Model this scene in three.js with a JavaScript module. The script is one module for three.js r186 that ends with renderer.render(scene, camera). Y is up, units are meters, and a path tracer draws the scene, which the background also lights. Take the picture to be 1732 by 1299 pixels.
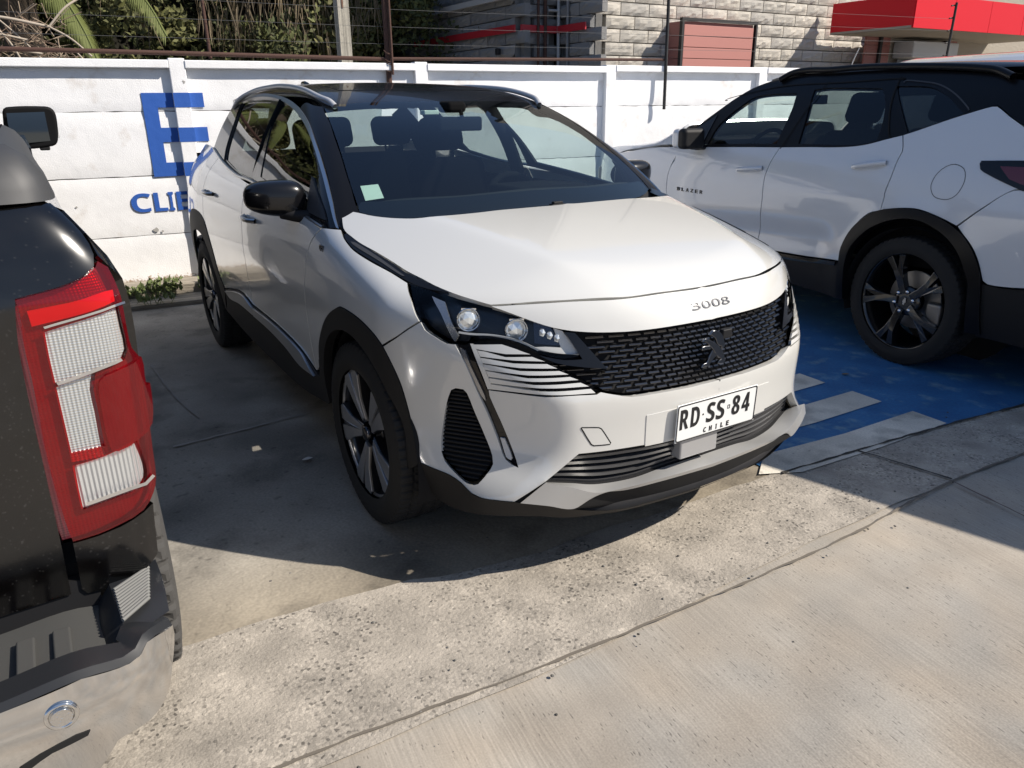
import * as THREE from 'three';
import { mergeGeometries, mergeVertices, toCreasedNormals } from 'three/addons/utils/BufferGeometryUtils.js';
import { RoundedBoxGeometry } from 'three/addons/geometries/RoundedBoxGeometry.js';
import { TextGeometry } from 'three/addons/geometries/TextGeometry.js';
import { FontLoader } from 'three/addons/loaders/FontLoader.js';
import { createNoise2D, createNoise3D } from 'simplex-noise';

// ---------- camera, sky, sun, exposure ----------
// metres; x runs along the white crossover towards its nose (0 = its front axle), y up, z towards its right-hand side
const scene = new THREE.Scene();
const camera = new THREE.PerspectiveCamera(53.696, 4 / 3, .05, 400);
camera.position.set(2.4789, 1.4773, 1.7640);
camera.up.set(-.2876, .9388, -.1893);
camera.lookAt(2.4789 - .7994, 1.4773 - .3442, 1.7640 - .4924);
const renderer = new THREE.WebGLRenderer({ antialias: true });
renderer.setSize(1024, 768);
renderer.toneMapping = THREE.LinearToneMapping;
renderer.toneMappingExposure = 1.38;
renderer.shadowMap.enabled = true;
const SKY = .92;
const toSun = new THREE.Vector3(.80, 1, -.90).normalize();
{ // clear noon sky, computed: deep overhead, pale at the horizon, bright round the sun
  const w = 256, n = 128, d = new Float32Array(w * n * 4), v = new THREE.Vector3();
  for (let j = 0; j < n; j++) for (let i = 0; i < w; i++) {
    const el = ((j + .5) / n - .5) * Math.PI, az = ((i + .5) / w - .5) * 2 * Math.PI; v.set(Math.cos(el) * Math.cos(az), Math.sin(el), Math.cos(el) * Math.sin(az));
    const h = Math.pow(1 - Math.max(0, v.y), 3.2), a = Math.acos(Math.min(1, v.dot(toSun))), g = Math.exp(-a / .35) * .55 + Math.exp(-a / .09) * 1.2, k = 4 * (j * w + i), below = v.y < 0 ? .62 : 1;
    const L = [.066 + .285 * h + g * .9, .130 + .315 * h + g * .9, .275 + .325 * h + g * .88];
    for (let c = 0; c < 3; c++) d[k + c] = L[c] * SKY * below; d[k + 3] = 1;
  }
  const t = new THREE.DataTexture(d, w, n, THREE.RGBAFormat, THREE.FloatType); t.mapping = THREE.EquirectangularReflectionMapping; t.magFilter = t.minFilter = THREE.LinearFilter; t.wrapS = THREE.RepeatWrapping; t.colorSpace = THREE.LinearSRGBColorSpace; t.needsUpdate = true;
  scene.background = t; scene.environment = t;
}
const sun = new THREE.DirectionalLight(0xfff6ea, 4.7); sun.name = 'sun';
sun.position.copy(toSun).multiplyScalar(40); sun.castShadow = true;
Object.assign(sun.shadow.camera, { left: -14, right: 14, top: 14, bottom: -14, near: 1, far: 90 }); sun.shadow.mapSize.set(4096, 4096);
scene.add(sun, sun.target);

// ---------- helpers ----------
let seed = 7; const rnd = () => { seed = (seed * 16807) % 2147483647; return seed / 2147483647; };
const rr = (a, b) => a + (b - a) * rnd();
const noise2 = createNoise2D(rnd), noise3 = createNoise3D(rnd);
const used = new Map();
function numbered(n) { const k = used.get(n) || 0; used.set(n, k + 1); return k ? n + '_' + String(k).padStart(3, '0') : n; }
function tag(o, label, category, group) { o.userData.label = label; o.userData.category = category; if (group) o.userData.group = group; return o; }
function thing(name, label, category, [x, y, z] = [0, 0, 0], turn = 0, group) {
  const o = new THREE.Group(); o.name = numbered(name); o.position.set(x, y, z); o.rotation.y = turn; scene.add(o);
  return tag(o, label, category, group);
}
function part(name, geo, mat, parent, label) {
  const m = new THREE.Mesh(geo, mat); m.name = parent === scene ? numbered(name) : name; m.castShadow = m.receiveShadow = true; parent.add(m);
  if (label) m.userData.label = label;
  return m;
}
function struct(name, geo, mat) { const m = part(name, geo, mat, scene); m.userData.kind = 'structure'; return m; }
function sub(name, parent) { const g = new THREE.Group(); g.name = name; parent.add(g); return g; }
const lin = (r, g, b) => new THREE.Color().setRGB(r, g, b);
const std = (c, o = {}) => new THREE.MeshStandardMaterial({ color: Array.isArray(c) ? lin(...c) : c, roughness: .6, ...o });
const phy = (c, o = {}) => new THREE.MeshPhysicalMaterial({ color: Array.isArray(c) ? lin(...c) : c, roughness: .5, ...o });
const clean = g => { const h = g.index ? g.toNonIndexed() : g; for (const k of Object.keys(h.attributes)) if (!['position', 'normal', 'uv'].includes(k)) h.deleteAttribute(k); return h; };
const merge = l => mergeGeometries(l.map(clean));
const box = (w, h, d, x = 0, y = 0, z = 0) => new THREE.BoxGeometry(w, h, d).translate(x, y, z);
const rbox = (w, h, d, r = .01, x = 0, y = 0, z = 0, s = 2) => new RoundedBoxGeometry(w, h, d, s, r).translate(x, y, z);
// uv in metres for box-like pieces
function boxUV(g, s = 1) { const q = g.index ? g.toNonIndexed() : g, p = q.attributes.position, n = q.attributes.normal, uv = new Float32Array(p.count * 2); for (let i = 0; i < p.count; i++) { const a = Math.abs(n.getX(i)), b = Math.abs(n.getY(i)), c = Math.abs(n.getZ(i)); uv[2 * i] = (c >= a && c >= b ? p.getX(i) : b >= a ? p.getX(i) : p.getZ(i)) / s; uv[2 * i + 1] = (b > a && b > c ? p.getZ(i) : p.getY(i)) / s; } q.setAttribute('uv', new THREE.BufferAttribute(uv, 2)); return q; }
const V = (x, y, z) => new THREE.Vector3(x, y, z);
function tube(pts, r, n = 24, k = 8, closed = false) { return new THREE.TubeGeometry(new THREE.CatmullRomCurve3(pts.map(p => p.isVector3 ? p : V(...p)), closed, 'centripetal'), n, r, k, closed); }
function rod(a, b, r, k = 8, r2 = r) { const A = V(...a), B = V(...b), L = A.distanceTo(B), g = new THREE.CylinderGeometry(r2, r, L, k); g.translate(0, L / 2, 0); g.applyQuaternion(new THREE.Quaternion().setFromUnitVectors(V(0, 1, 0), B.sub(A).normalize())); return g.translate(...a); }
function mirrorZ(g) {
  const h = g.clone(), p = h.attributes.position, n = h.attributes.normal;
  for (let i = 0; i < p.count; i++) { p.setZ(i, -p.getZ(i)); if (n) n.setZ(i, -n.getZ(i)); }
  if (h.index) { const a = h.index.array; for (let i = 0; i < a.length; i += 3) { const t = a[i]; a[i] = a[i + 1]; a[i + 1] = t; } }
  else for (const k of Object.keys(h.attributes)) { const t = h.attributes[k], s = t.itemSize; for (let i = 0; i < t.count; i += 3) for (let c = 0; c < s; c++) { const q = t.array[i * s + c]; t.array[i * s + c] = t.array[(i + 1) * s + c]; t.array[(i + 1) * s + c] = q; } }
  return h;
}
const both = g => { const c = clean(g); return mergeGeometries([c, mirrorZ(c)]); };

// curves: 'a,b a,b* ...' where * marks a corner; spaced smoothly in between
function outline(str, step) {
  const pts = str.trim().split(/\s+/).map(w => { const c = w.endsWith('*'); const [a, b, d] = w.replace('*', '').split(',').map(Number); return { a, b, d, c }; });
  const n = pts.length, out = [], at = i => pts[(i + n) % n];
  for (let i = 0; i < n; i++) {
    const p1 = at(i), p2 = at(i + 1), p0 = p1.c ? p1 : at(i - 1), p3 = p2.c ? p2 : at(i + 2);
    const d = Math.hypot(p2.a - p1.a, p2.b - p1.b), k = Math.max(1, Math.round(d / step));
    const t1 = Math.hypot(p2.a - p0.a, p2.b - p0.b) || 1, t2 = Math.hypot(p3.a - p1.a, p3.b - p1.b) || 1;
    for (let j = 0; j < k; j++) {
      const s = j / k, s2 = s * s, s3 = s2 * s;
      const h = (u) => { const m1 = p1.c ? p2[u] - p1[u] : (p2[u] - p0[u]) / t1 * d, m2 = p2.c ? p2[u] - p1[u] : (p3[u] - p1[u]) / t2 * d; return (2 * s3 - 3 * s2 + 1) * p1[u] + (s3 - 2 * s2 + s) * m1 + (-2 * s3 + 3 * s2) * p2[u] + (s3 - s2) * m2; };
      out.push(new THREE.Vector2(h('a'), h('b')));
    }
  }
  return out;
}
const curve3 = str => new THREE.CatmullRomCurve3(str.trim().split(/\s+/).map(w => V(...w.split(',').map(Number))), false, 'centripetal');
const Q = Math.SQRT1_2;
const VIEWS = {                        // where a panel's outline is drawn from: a point far outside and the direction towards the body
  side: { p: (a, b) => [a, b, 3], d: [0, 0, -1] },
  side2: { p: (a, b) => [a, b, -1], d: [0, 0, 1] },
  front: { p: (a, b) => [3, b, a], d: [-1, 0, 0] },
  top: { p: (a, b) => [a, 3, b], d: [0, -1, 0] },
  obl: { p: (a, b) => [3 * Q - a * Q, b, 3 * Q + a * Q], d: [-Q, 0, -Q] },
  ws: { p: (a, b) => [-.5 * b + 2 * .866, .866 * b + 2 * .5, a], d: [-.866, -.5, 0] },
  tobl: { p: (a, b) => [3 * Q + a * Q, b, -3 * Q + a * Q + 0], d: [-Q, 0, Q] },
};
function drop(F, P, d, off) {          // walk from P along d until the body is met
  let t = 0, f = F(P[0], P[1], P[2]) - off, pt = 0, n = 0;
  while (f > 1e-5 && n++ < 200 && t < 8) { pt = t; t += Math.max(f * .7, 1e-5); f = F(P[0] + d[0] * t, P[1] + d[1] * t, P[2] + d[2] * t) - off; }
  if (f < -1e-5) { let a = pt, b = t; for (let i = 0; i < 18; i++) { const m = (a + b) / 2; F(P[0] + d[0] * m, P[1] + d[1] * m, P[2] + d[2] * m) - off > 0 ? a = m : b = m; } t = b; }
  return t < 8 ? [P[0] + d[0] * t, P[1] + d[1] * t, P[2] + d[2] * t] : null;
}
function gradient(F, p, e = .002) {
  const g = V(F(p[0] + e, p[1], p[2]) - F(p[0] - e, p[1], p[2]), F(p[0], p[1] + e, p[2]) - F(p[0], p[1] - e, p[2]), F(p[0], p[1], p[2] + e) - F(p[0], p[1], p[2] - e));
  return g.normalize();
}
// a sheet of bodywork: an outline drawn in one view, laid on a body field, fine triangles, with an edge turned inwards
function panel(F, [view, str], { off = 0, thick = .012, L = .03, holes = [], gap = 0, e = .002 } = {}) {
  const view_ = VIEWS[view];
  let loops = [str, ...holes].map(s => typeof s === 'string' ? outline(s, L * .8) : s);
  if (THREE.ShapeUtils.area(loops[0]) < 0) loops[0].reverse();
  for (let i = 1; i < loops.length; i++) if (THREE.ShapeUtils.area(loops[i]) > 0) loops[i].reverse();
  if (gap) loops = loops.map(l => inset(l, gap, view));
  const A = loops.flat(), P = A.map(q => drop(F, view_.p(q.x, q.y), view_.d, off));
  for (let i = 0; i < P.length; i++) if (!P[i]) { let j = i; while (!P[j % P.length] && j < i + P.length) j++; P[i] = P[j % P.length] || [0, 0, 0]; }
  let T = THREE.ShapeUtils.triangulateShape(loops[0], loops.slice(1));
  const key = (a, b) => a < b ? a * 1048576 + b : b * 1048576 + a;
  const ori = (a, b, c) => (A[b].x - A[a].x) * (A[c].y - A[a].y) - (A[b].y - A[a].y) * (A[c].x - A[a].x);
  const flips = () => {
    for (let sweep = 0; sweep < 6; sweep++) {
      const E = new Map(); let n = 0; const dirty = new Set();
      T.forEach((t, i) => { for (let k = 0; k < 3; k++) { const q = key(t[k], t[(k + 1) % 3]); const l = E.get(q); l ? l.push(i) : E.set(q, [i]); } });
      for (const [q, l] of E) {
        if (l.length !== 2 || dirty.has(l[0]) || dirty.has(l[1])) continue;
        const a = Math.floor(q / 1048576), b = q % 1048576, c = T[l[0]].find(v => v !== a && v !== b), d = T[l[1]].find(v => v !== a && v !== b);
        if (ori(c, d, a) * ori(c, d, b) >= -1e-14) continue;
        const ang = (u, v, w) => { const x1 = A[v].x - A[u].x, y1 = A[v].y - A[u].y, x2 = A[w].x - A[u].x, y2 = A[w].y - A[u].y; return Math.atan2(Math.abs(x1 * y2 - y1 * x2), x1 * x2 + y1 * y2); };
        if (ang(c, a, b) + ang(d, a, b) <= Math.PI + 1e-6) continue;
        const up = ori(a, d, c) > 0; T[l[0]] = up ? [a, d, c] : [a, c, d]; T[l[1]] = up ? [b, c, d] : [b, d, c];
        dirty.add(l[0]); dirty.add(l[1]); n++;
      }
      if (!n) break;
    }
  };
  const dist = (a, b) => Math.hypot(P[a][0] - P[b][0], P[a][1] - P[b][1], P[a][2] - P[b][2]);
  flips();
  for (let pass = 0; pass < 9; pass++) {
    const mid = new Map(), N = [];
    const cut = (a, b) => {
      const q = key(a, b); if (mid.has(q)) return mid.get(q);
      if (dist(a, b) <= L) { mid.set(q, -1); return -1; }
      const v = new THREE.Vector2((A[a].x + A[b].x) / 2, (A[a].y + A[b].y) / 2);
      const p = drop(F, view_.p(v.x, v.y), view_.d, off) || [(P[a][0] + P[b][0]) / 2, (P[a][1] + P[b][1]) / 2, (P[a][2] + P[b][2]) / 2];
      A.push(v); P.push(p); mid.set(q, A.length - 1); return A.length - 1;
    };
    let any = false;
    for (const [a, b, c] of T) {
      const m = [cut(a, b), cut(b, c), cut(c, a)], n = m.filter(x => x >= 0).length; if (n) any = true;
      if (n === 0) N.push([a, b, c]);
      else if (n === 3) N.push([a, m[0], m[2]], [m[0], b, m[1]], [m[2], m[1], c], m.slice());
      else { let t = [a, b, c], k = m; while (n === 1 ? k[0] < 0 : k[2] >= 0) { t = [t[1], t[2], t[0]]; k = [k[1], k[2], k[0]]; }
        if (n === 1) N.push([t[0], k[0], t[2]], [k[0], t[1], t[2]]); else N.push([k[0], t[1], k[1]], [t[0], k[0], k[1]], [t[0], k[1], t[2]]); }
    }
    T = N; if (!any) break; flips();
  }
  const n = P.length, pos = [], nor = [], uv = [], G = P.map(p => gradient(F, p, e)), D = V(...view_.d);
  for (let i = 0; i < n; i++) { pos.push(...P[i]); nor.push(G[i].x, G[i].y, G[i].z); uv.push(A[i].x, A[i].y); }
  const idx = [], E = new Map();
  for (let [a, b, c] of T) {
    const u = V(...P[b]).sub(V(...P[a])), w = V(...P[c]).sub(V(...P[a]));
    if (u.cross(w).dot(G[a]) < 0) [b, c] = [c, b];
    idx.push(a, b, c);
    for (const [s, t] of [[a, b], [b, c], [c, a]]) { const q = key(s, t); E.has(q) ? E.set(q, null) : E.set(q, [s, t]); }
  }
  if (thick) for (const v of E.values()) {
    if (!v) continue; const [s, t] = v;
    if (Math.abs(P[s][2]) < 4e-3 && Math.abs(P[t][2]) < 4e-3) continue;
    const o = V(...P[t]).sub(V(...P[s])).cross(G[s]).normalize(), k = pos.length / 3;
    for (const [i, dd] of [[s, 0], [t, 0], [t, thick], [s, thick]]) { pos.push(P[i][0] - G[i].x * dd, P[i][1] - G[i].y * dd, P[i][2] - G[i].z * dd); nor.push(o.x, o.y, o.z); uv.push(A[i].x, A[i].y); }
    idx.push(k, k + 2, k + 1, k, k + 3, k + 2);
  }
  const g = new THREE.BufferGeometry();
  g.setAttribute('position', new THREE.Float32BufferAttribute(pos, 3)); g.setAttribute('normal', new THREE.Float32BufferAttribute(nor, 3)); g.setAttribute('uv', new THREE.Float32BufferAttribute(uv, 2)); g.setIndex(idx);
  return g;
}
function inset(loop, d, view) {        // move an outline inwards by d, leaving points on the centre line where they are
  const n = loop.length, zi = view === 'top' ? 'y' : view === 'front' || view === 'ws' ? 'x' : null;
  return loop.map((p, i) => {
    const a = loop[(i + n - 1) % n], b = loop[(i + 1) % n]; if (zi ? Math.abs(p[zi]) < 1e-3 : view === 'obl' && p.x < -.54) return p.clone();
    let e1 = p.clone().sub(a).normalize(), e2 = b.clone().sub(p).normalize(), nx = -(e1.y + e2.y), ny = e1.x + e2.x, l = Math.hypot(nx, ny) || 1, k = Math.min(2, 2 / Math.max(l, .3));
    return new THREE.Vector2(p.x + nx / l * d * Math.min(1.5, k), p.y + ny / l * d * Math.min(1.5, k));
  });
}
function ruled(c1, c2, n = 60, m = 4) {          // strip between two curves
  const pos = [], uv = [], idx = [];
  for (let i = 0; i <= n; i++) { const a = c1.getPointAt(i / n), b = c2.getPointAt(i / n); for (let j = 0; j <= m; j++) { const p = a.clone().lerp(b, j / m); pos.push(p.x, p.y, p.z); uv.push(i / n, j / m); } }
  for (let i = 0; i < n; i++) for (let j = 0; j < m; j++) { const k = i * (m + 1) + j; idx.push(k, k + m + 1, k + 1, k + 1, k + m + 1, k + m + 2); }
  const g = new THREE.BufferGeometry(); g.setAttribute('position', new THREE.Float32BufferAttribute(pos, 3)); g.setAttribute('uv', new THREE.Float32BufferAttribute(uv, 2)); g.setIndex(idx); g.computeVertexNormals(); return g;
}
// a thin ribbon lying on a body along a path (joints between panels that are only a few millimetres wide)
function seam(F, view, str, w = .004, off = .0008, closed = false) {
  const v = VIEWS[view], q = outline(str, .02); if (!closed) { const last = str.trim().split(/\s+/).pop().replace('*', '').split(',').map(Number); let k = q.length; while (k > 1 && q[k - 1].distanceTo(new THREE.Vector2(last[0], last[1])) > 1e-4 && k > 2) k--; q.length = k; }
  const n = q.length, pos = [], nor = [], uv = [], idx = [];
  for (let i = 0; i < n; i++) {
    const a = q[closed ? (i + n - 1) % n : Math.max(0, i - 1)], b = q[closed ? (i + 1) % n : Math.min(n - 1, i + 1)], t = b.clone().sub(a).normalize();
    for (const s of [-1, 1]) { const P = drop(F, v.p(q[i].x - t.y * s * w / 2, q[i].y + t.x * s * w / 2), v.d, off) || [0, 0, 0], g = gradient(F, P); pos.push(...P); nor.push(g.x, g.y, g.z); uv.push(i, s); }
  }
  const m = closed ? n : n - 1;
  for (let i = 0; i < m; i++) {
    const k = 2 * i, l = 2 * ((i + 1) % n), at = j => V(pos[3 * j], pos[3 * j + 1], pos[3 * j + 2]), up = at(l).sub(at(k)).cross(at(k + 1).sub(at(k))).dot(V(nor[3 * k], nor[3 * k + 1], nor[3 * k + 2])) > 0;
    if (up) idx.push(k, l, k + 1, k + 1, l, l + 1); else idx.push(k, k + 1, l, k + 1, l + 1, l);
  }
  const g = new THREE.BufferGeometry(); g.setAttribute('position', new THREE.Float32BufferAttribute(pos, 3)); g.setAttribute('normal', new THREE.Float32BufferAttribute(nor, 3)); g.setAttribute('uv', new THREE.Float32BufferAttribute(uv, 2)); g.setIndex(idx); return g;
}
// noise image as a texture: f(u, v in 0..1) -> [r, g, b] 0..1 (sRGB when colour) ; tiles when f does
function tex(n, f, colour = true, rep) {
  const d = new Uint8Array(n * n * 4);
  for (let j = 0; j < n; j++) for (let i = 0; i < n; i++) { const c = f(i / n, j / n), k = 4 * (j * n + i); d[k] = 255 * Math.min(1, Math.max(0, c[0])); d[k + 1] = 255 * Math.min(1, Math.max(0, c[1])); d[k + 2] = 255 * Math.min(1, Math.max(0, c[2])); d[k + 3] = 255; }
  const t = new THREE.DataTexture(d, n, n); t.wrapS = t.wrapT = THREE.RepeatWrapping; t.magFilter = THREE.LinearFilter; t.minFilter = THREE.LinearMipmapLinearFilter; t.generateMipmaps = true;
  if (colour) t.colorSpace = THREE.SRGBColorSpace; if (rep) t.repeat.set(rep, rep); t.needsUpdate = true; return t;
}
const tile = (u, v, f) => { const a = u * 2 * Math.PI, b = v * 2 * Math.PI, R = f / 6.2832; return noise3(Math.cos(a) * R + 7, Math.sin(a) * R, Math.cos(b) * R * 1.001) * .6 + noise3(Math.sin(b) * R + 3, Math.cos(a) * R - 5, Math.sin(a) * R + Math.cos(b) * R) * .4; };
const wrapNoise = (u, v, f) => { // seamless by blending
  const n = (x, y) => noise2(x * f, y * f), su = u * u * (3 - 2 * u), sv = v * v * (3 - 2 * v);
  return (n(u, v) * (1 - su) + n(u - 1, v) * su) * (1 - sv) + (n(u, v - 1) * (1 - su) + n(u - 1, v - 1) * su) * sv;
};

// ---------- smooth body fields: a body is the set where its field is below zero ----------
function curve(t) {                       // smooth curve through [x, y] pairs, slopes limited so that it never overshoots
  const n = t.length, m = [];
  const d = t.slice(1).map((p, i) => (p[1] - t[i][1]) / (p[0] - t[i][0]));
  for (let i = 0; i < n; i++) m[i] = i === 0 ? d[0] : i === n - 1 ? d[n - 2] : d[i - 1] * d[i] <= 0 ? 0 : 2 * d[i - 1] * d[i] / (d[i - 1] + d[i]);
  return x => {
    if (x <= t[0][0]) return t[0][1] + m[0] * (x - t[0][0]);
    if (x >= t[n - 1][0]) return t[n - 1][1] + m[n - 1] * (x - t[n - 1][0]);
    let i = 0; while (x > t[i + 1][0]) i++;
    const h = t[i + 1][0] - t[i][0], s = (x - t[i][0]) / h, s2 = s * s, s3 = s2 * s;
    return (2 * s3 - 3 * s2 + 1) * t[i][1] + (s3 - 2 * s2 + s) * h * m[i] + (-2 * s3 + 3 * s2) * t[i + 1][1] + (s3 - s2) * h * m[i + 1];
  };
}
const smax = (a, b, k) => { const h = Math.max(k - Math.abs(a - b), 0) / k; return Math.max(a, b) + h * h * k * .25; };
const smin = (a, b, k) => -smax(-a, -b, k);
const step = (a, b, x) => { const t = Math.min(1, Math.max(0, (x - a) / (b - a))); return t * t * (3 - 2 * t); };

// white crossover: x forward from the front axle, y up, z to its right
const xWidth = curve([[.1, .82], [.25, .862], [.35, .884], [.5, .902], [.65, .912], [.78, .914], [.88, .906], [.98, .889], [1.06, .866], [1.12, .84], [1.25, .74]]);
const xTaper = curve([[-3.6, -.2], [-3.4, -.1], [-3.1, -.035], [-2.6, 0], [-1.8, .002], [-1.2, .002], [-.6, -.004], [-.1, 0], [.25, -.012], [.42, -.04], [.56, -.09], [.7, -.17], [.9, -.34]]);
const xHoodC = curve([[-1.2, 1.26], [-.4, 1.17], [-.1, 1.137], [.2, 1.096], [.45, 1.052], [.6, 1.017], [.69, .986], [.76, .945], [.81, .89], [.85, .82]]);
const xNose = curve([[.1, .8], [.2, .84], [.3, .862], [.42, .872], [.53, .878], [.64, .885], [.7, .87], [.76, .855], [.86, .832], [.93, .803], [1.0, .72]]);
const xNoseK = curve([[.2, .3], [.4, .34], [.6, .38], [.75, .46], [.93, .54], [1.0, .56]]);
const lowflare = y => { const t = .44 - y; return .5 * (t + Math.sqrt(t * t + .007)); };
function xLower(x, y, z) {
  z = Math.abs(z);
  const side = z - xWidth(y) - xTaper(x);
  const cr = z - Math.min(.70, Math.max(.32, .565 - .29 * x)), drop = .5 * (cr + Math.sqrt(cr * cr + .0006));   // raised centre, falling away outside a crease
  const top = (y - (xHoodC(x) - .045 * z * z - .34 * drop)) * .96;
  const k = xNoseK(y), front = (x - xNose(y) + k * z * z) / Math.sqrt(1 + 3 * k * k * z * z);
  const facet = (x - .80) * .62 + (z - .515) * .785 - (y - .6) * .15 + .01 - 1.05 * lowflare(y);
  let f = smax(front, facet, .03 + .12 * step(.66, .9, y));
  f = smax(f, side, .08);
  return smax(f, top, .06);
}
const xGlassX = curve([[1.0, -.02], [1.12, -.17], [1.3, -.47], [1.45, -.80], [1.55, -1.12], [1.60, -1.5]]);
const xRoof = curve([[-3.7, 1.40], [-3.2, 1.53], [-2.6, 1.585], [-1.9, 1.602], [-1.5, 1.596], [-1.1, 1.565], [-.8, 1.5]]);
function xUpper(x, y, z) {
  z = Math.abs(z);
  const side = (z - .848 + .32 * (y - 1.03) + .42 * Math.pow(Math.max(0, y - 1.03), 2) - xTaper(x) * .8 + .004 * Math.pow(x + 1.4, 2) - .012) * .90;
  const ws = (x - xGlassX(y) + .30 * z * z) * .55;
  const roof = y - xRoof(x) + .055 * z * z;
  const rear = (x + 3.45 - .75 * (y - 1.1)) * -.8;
  let f = smax(side, ws, .06);
  f = smax(f, roof, .10);
  return smax(f, rear, .15);
}
// white estate at the right: x backward from its rear axle, y up, z towards its left side
const bWidth = curve([[.15, .86], [.3, .925], [.45, .955], [.6, .968], [.75, .971], [.9, .966], [1.0, .95], [1.1, .925], [1.2, .885], [1.3, .842], [1.4, .795], [1.5, .74], [1.6, .67]]);
const bTaper = curve([[-3.95, -.34], [-3.75, -.2], [-3.4, -.07], [-2.9, -.015], [-2.2, -.012], [-1.2, -.004], [-.5, 0], [.2, 0], [.6, -.03], [.9, -.10], [1.05, -.22]]);
const bRoof = curve([[-3.95, .95], [-3.8, 1.06], [-3.4, 1.14], [-2.75, 1.20], [-2.45, 1.31], [-1.95, 1.585], [-1.6, 1.675], [-1.2, 1.705], [-.5, 1.715], [.3, 1.68], [.8, 1.62], [1.0, 1.52]]);
function bBody(x, y, z) {
  z = Math.abs(z);
  const d = Math.hypot(x, y - .378), flare = .022 * (1 - step(.42, .62, d)), dent = -.03 * Math.exp(-Math.pow((y - .62 - .05 * (x + 1)) / .1, 2)) * step(-2.6, -2.0, x) * (1 - step(-.7, -.5, x));
  const side = (z - bWidth(y) - bTaper(x) - flare - dent) * .96, roof = y - bRoof(x) + .04 * z * z;
  return smax(side, roof, .06);
}
// black pickup at the left: only its tail is near
const tBack = curve([[.5, 1.2], [1.2, 1.2], [1.26, 1.19], [1.33, 1.165], [1.40, 1.10], [1.46, 1.0]]);
const tSide = curve([[.5, 1.65], [.75, 1.643], [1.0, 1.628], [1.15, 1.632], [1.25, 1.655], [1.35, 1.70], [1.45, 1.745]]);
function tRear(x, y, z) { return smax((x - tBack(y)) * .97, (tSide(y) + .05 * (1 - step(1.04, 1.19, x)) - z) * .97, .09); }
const tBumpX = curve([[.2, 1.30], [.4, 1.36], [.55, 1.395], [.65, 1.408], [.72, 1.40]]);
function tBump(x, y, z) { return smax(x - tBumpX(y), (1.672 - z) - .06 * Math.max(0, .5 - y), .22); }

// ---------- materials shared by the vehicles ----------
const orange = tex(256, (u, v) => { const n = .5 + .5 * wrapNoise(u, v, 60); return [n, n, n]; }, false);
const M = {
  pearl: phy([.655, .65, .615], { roughness: .16, ior: 1.62, clearcoat: 1, clearcoatRoughness: .015 }),
  white: phy([.64, .655, .67], { roughness: .18, ior: 1.6, clearcoat: 1, clearcoatRoughness: .02 }),
  black: phy([.005, .005, .006], { roughness: .25, specularIntensity: .5, clearcoat: .55, clearcoatRoughness: .02 }),
  blackSatin: phy([.006, .006, .007], { roughness: .3, specularIntensity: .45 }),
  plastic: phy([.011, .011, .012], { roughness: .6, specularIntensity: .6 }),
  plasticGrey: std([.045, .045, .048], { roughness: .55 }),
  rubber: phy([.019, .019, .019], { roughness: .8, specularIntensity: .6 }),
  dark: std([.004, .004, .005], { roughness: .9 }),
  fineGap: std([.10, .105, .11], { roughness: .9 }),
  gap: std([.006, .006, .006], { roughness: .95 }),
  chrome: std([.82, .83, .85], { roughness: .07, metalness: 1 }),
  satin: std([.62, .62, .62], { roughness: .32, metalness: 1 }),
  silver: phy([.42, .42, .42], { roughness: .36, metalness: .35, clearcoat: .5 }),
  darkChrome: std([.09, .09, .1], { roughness: .12, metalness: 1 }),
  alloyFace: std([.52, .52, .53], { roughness: .3, metalness: .9 }),
  alloyDark: phy([.012, .012, .014], { roughness: .3, clearcoat: .8 }),
  steel: std([.3, .29, .28], { roughness: .45, metalness: .9 }),
  glass: phy([.86, .93, .9], { roughness: 0, transmission: 1, thickness: 0, ior: 1.5, specularIntensity: 1 }),
  screen: phy([.70, .81, .80], { roughness: 0, transmission: 1, thickness: 0, ior: 1.75 }),
  tint: phy([.06, .07, .07], { roughness: 0, transmission: 1, thickness: 0, ior: 1.5 }),
  lens: phy([.97, .98, .98], { roughness: 0, transmission: 1, thickness: 0, ior: 1.35, specularIntensity: .6 }),
  bulb: std([.88, .9, .9], { roughness: .14, metalness: .55, flatShading: true }),
  railSilver: std([.50, .50, .50], { roughness: .35, metalness: .25 }),
  chevron: std([.62, .61, .58], { roughness: .35 }),
  badge: std([.16, .16, .165], { roughness: .22, metalness: .8 }),
  cabin: phy([.0035, .0035, .004], { roughness: .9, specularIntensity: .25 }),
  cloth: phy([.0015, .0015, .002], { roughness: 1, specularIntensity: .04 }),
  darkBar: std([.13, .13, .135], { roughness: .2, metalness: 1 }),
  gloss: phy([.05, .05, .052], { roughness: .38, clearcoat: .6, clearcoatRoughness: .15 }),
  emblem: std([.30, .30, .31], { roughness: .2, metalness: 1 }),
  lampBlack: phy([.006, .007, .009], { roughness: .35, clearcoat: .3 }),
  guide: std([.35, .36, .38], { roughness: .25, metalness: .8 }),
  lip: phy([.50, .50, .49], { roughness: .36, metalness: .35, clearcoat: .4 }),
  plate: std([.78, .79, .77], { roughness: .4 }),
  ink: std([.012, .012, .012], { roughness: .5 }),
  rearTint: phy([.45, .5, .48], { roughness: 0, transmission: 1, thickness: 0, ior: 1.5 }),
  sticker: std([.58, .68, .58], { roughness: .6 }),
  paper: std([.62, .68, .6], { roughness: .8 }),
};
for (const k of ['pearl', 'white', 'black']) { M[k].clearcoatNormalMap = null; }
const grime = tex(512, (u, v) => { const d = Math.max(0, fbm0(u, v)); const sp = wrapNoise(u, v, 130) > .70 ? .15 : 0; const t = .02 + .035 * d + sp; return [t, t * .98, t * .95]; });
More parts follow.
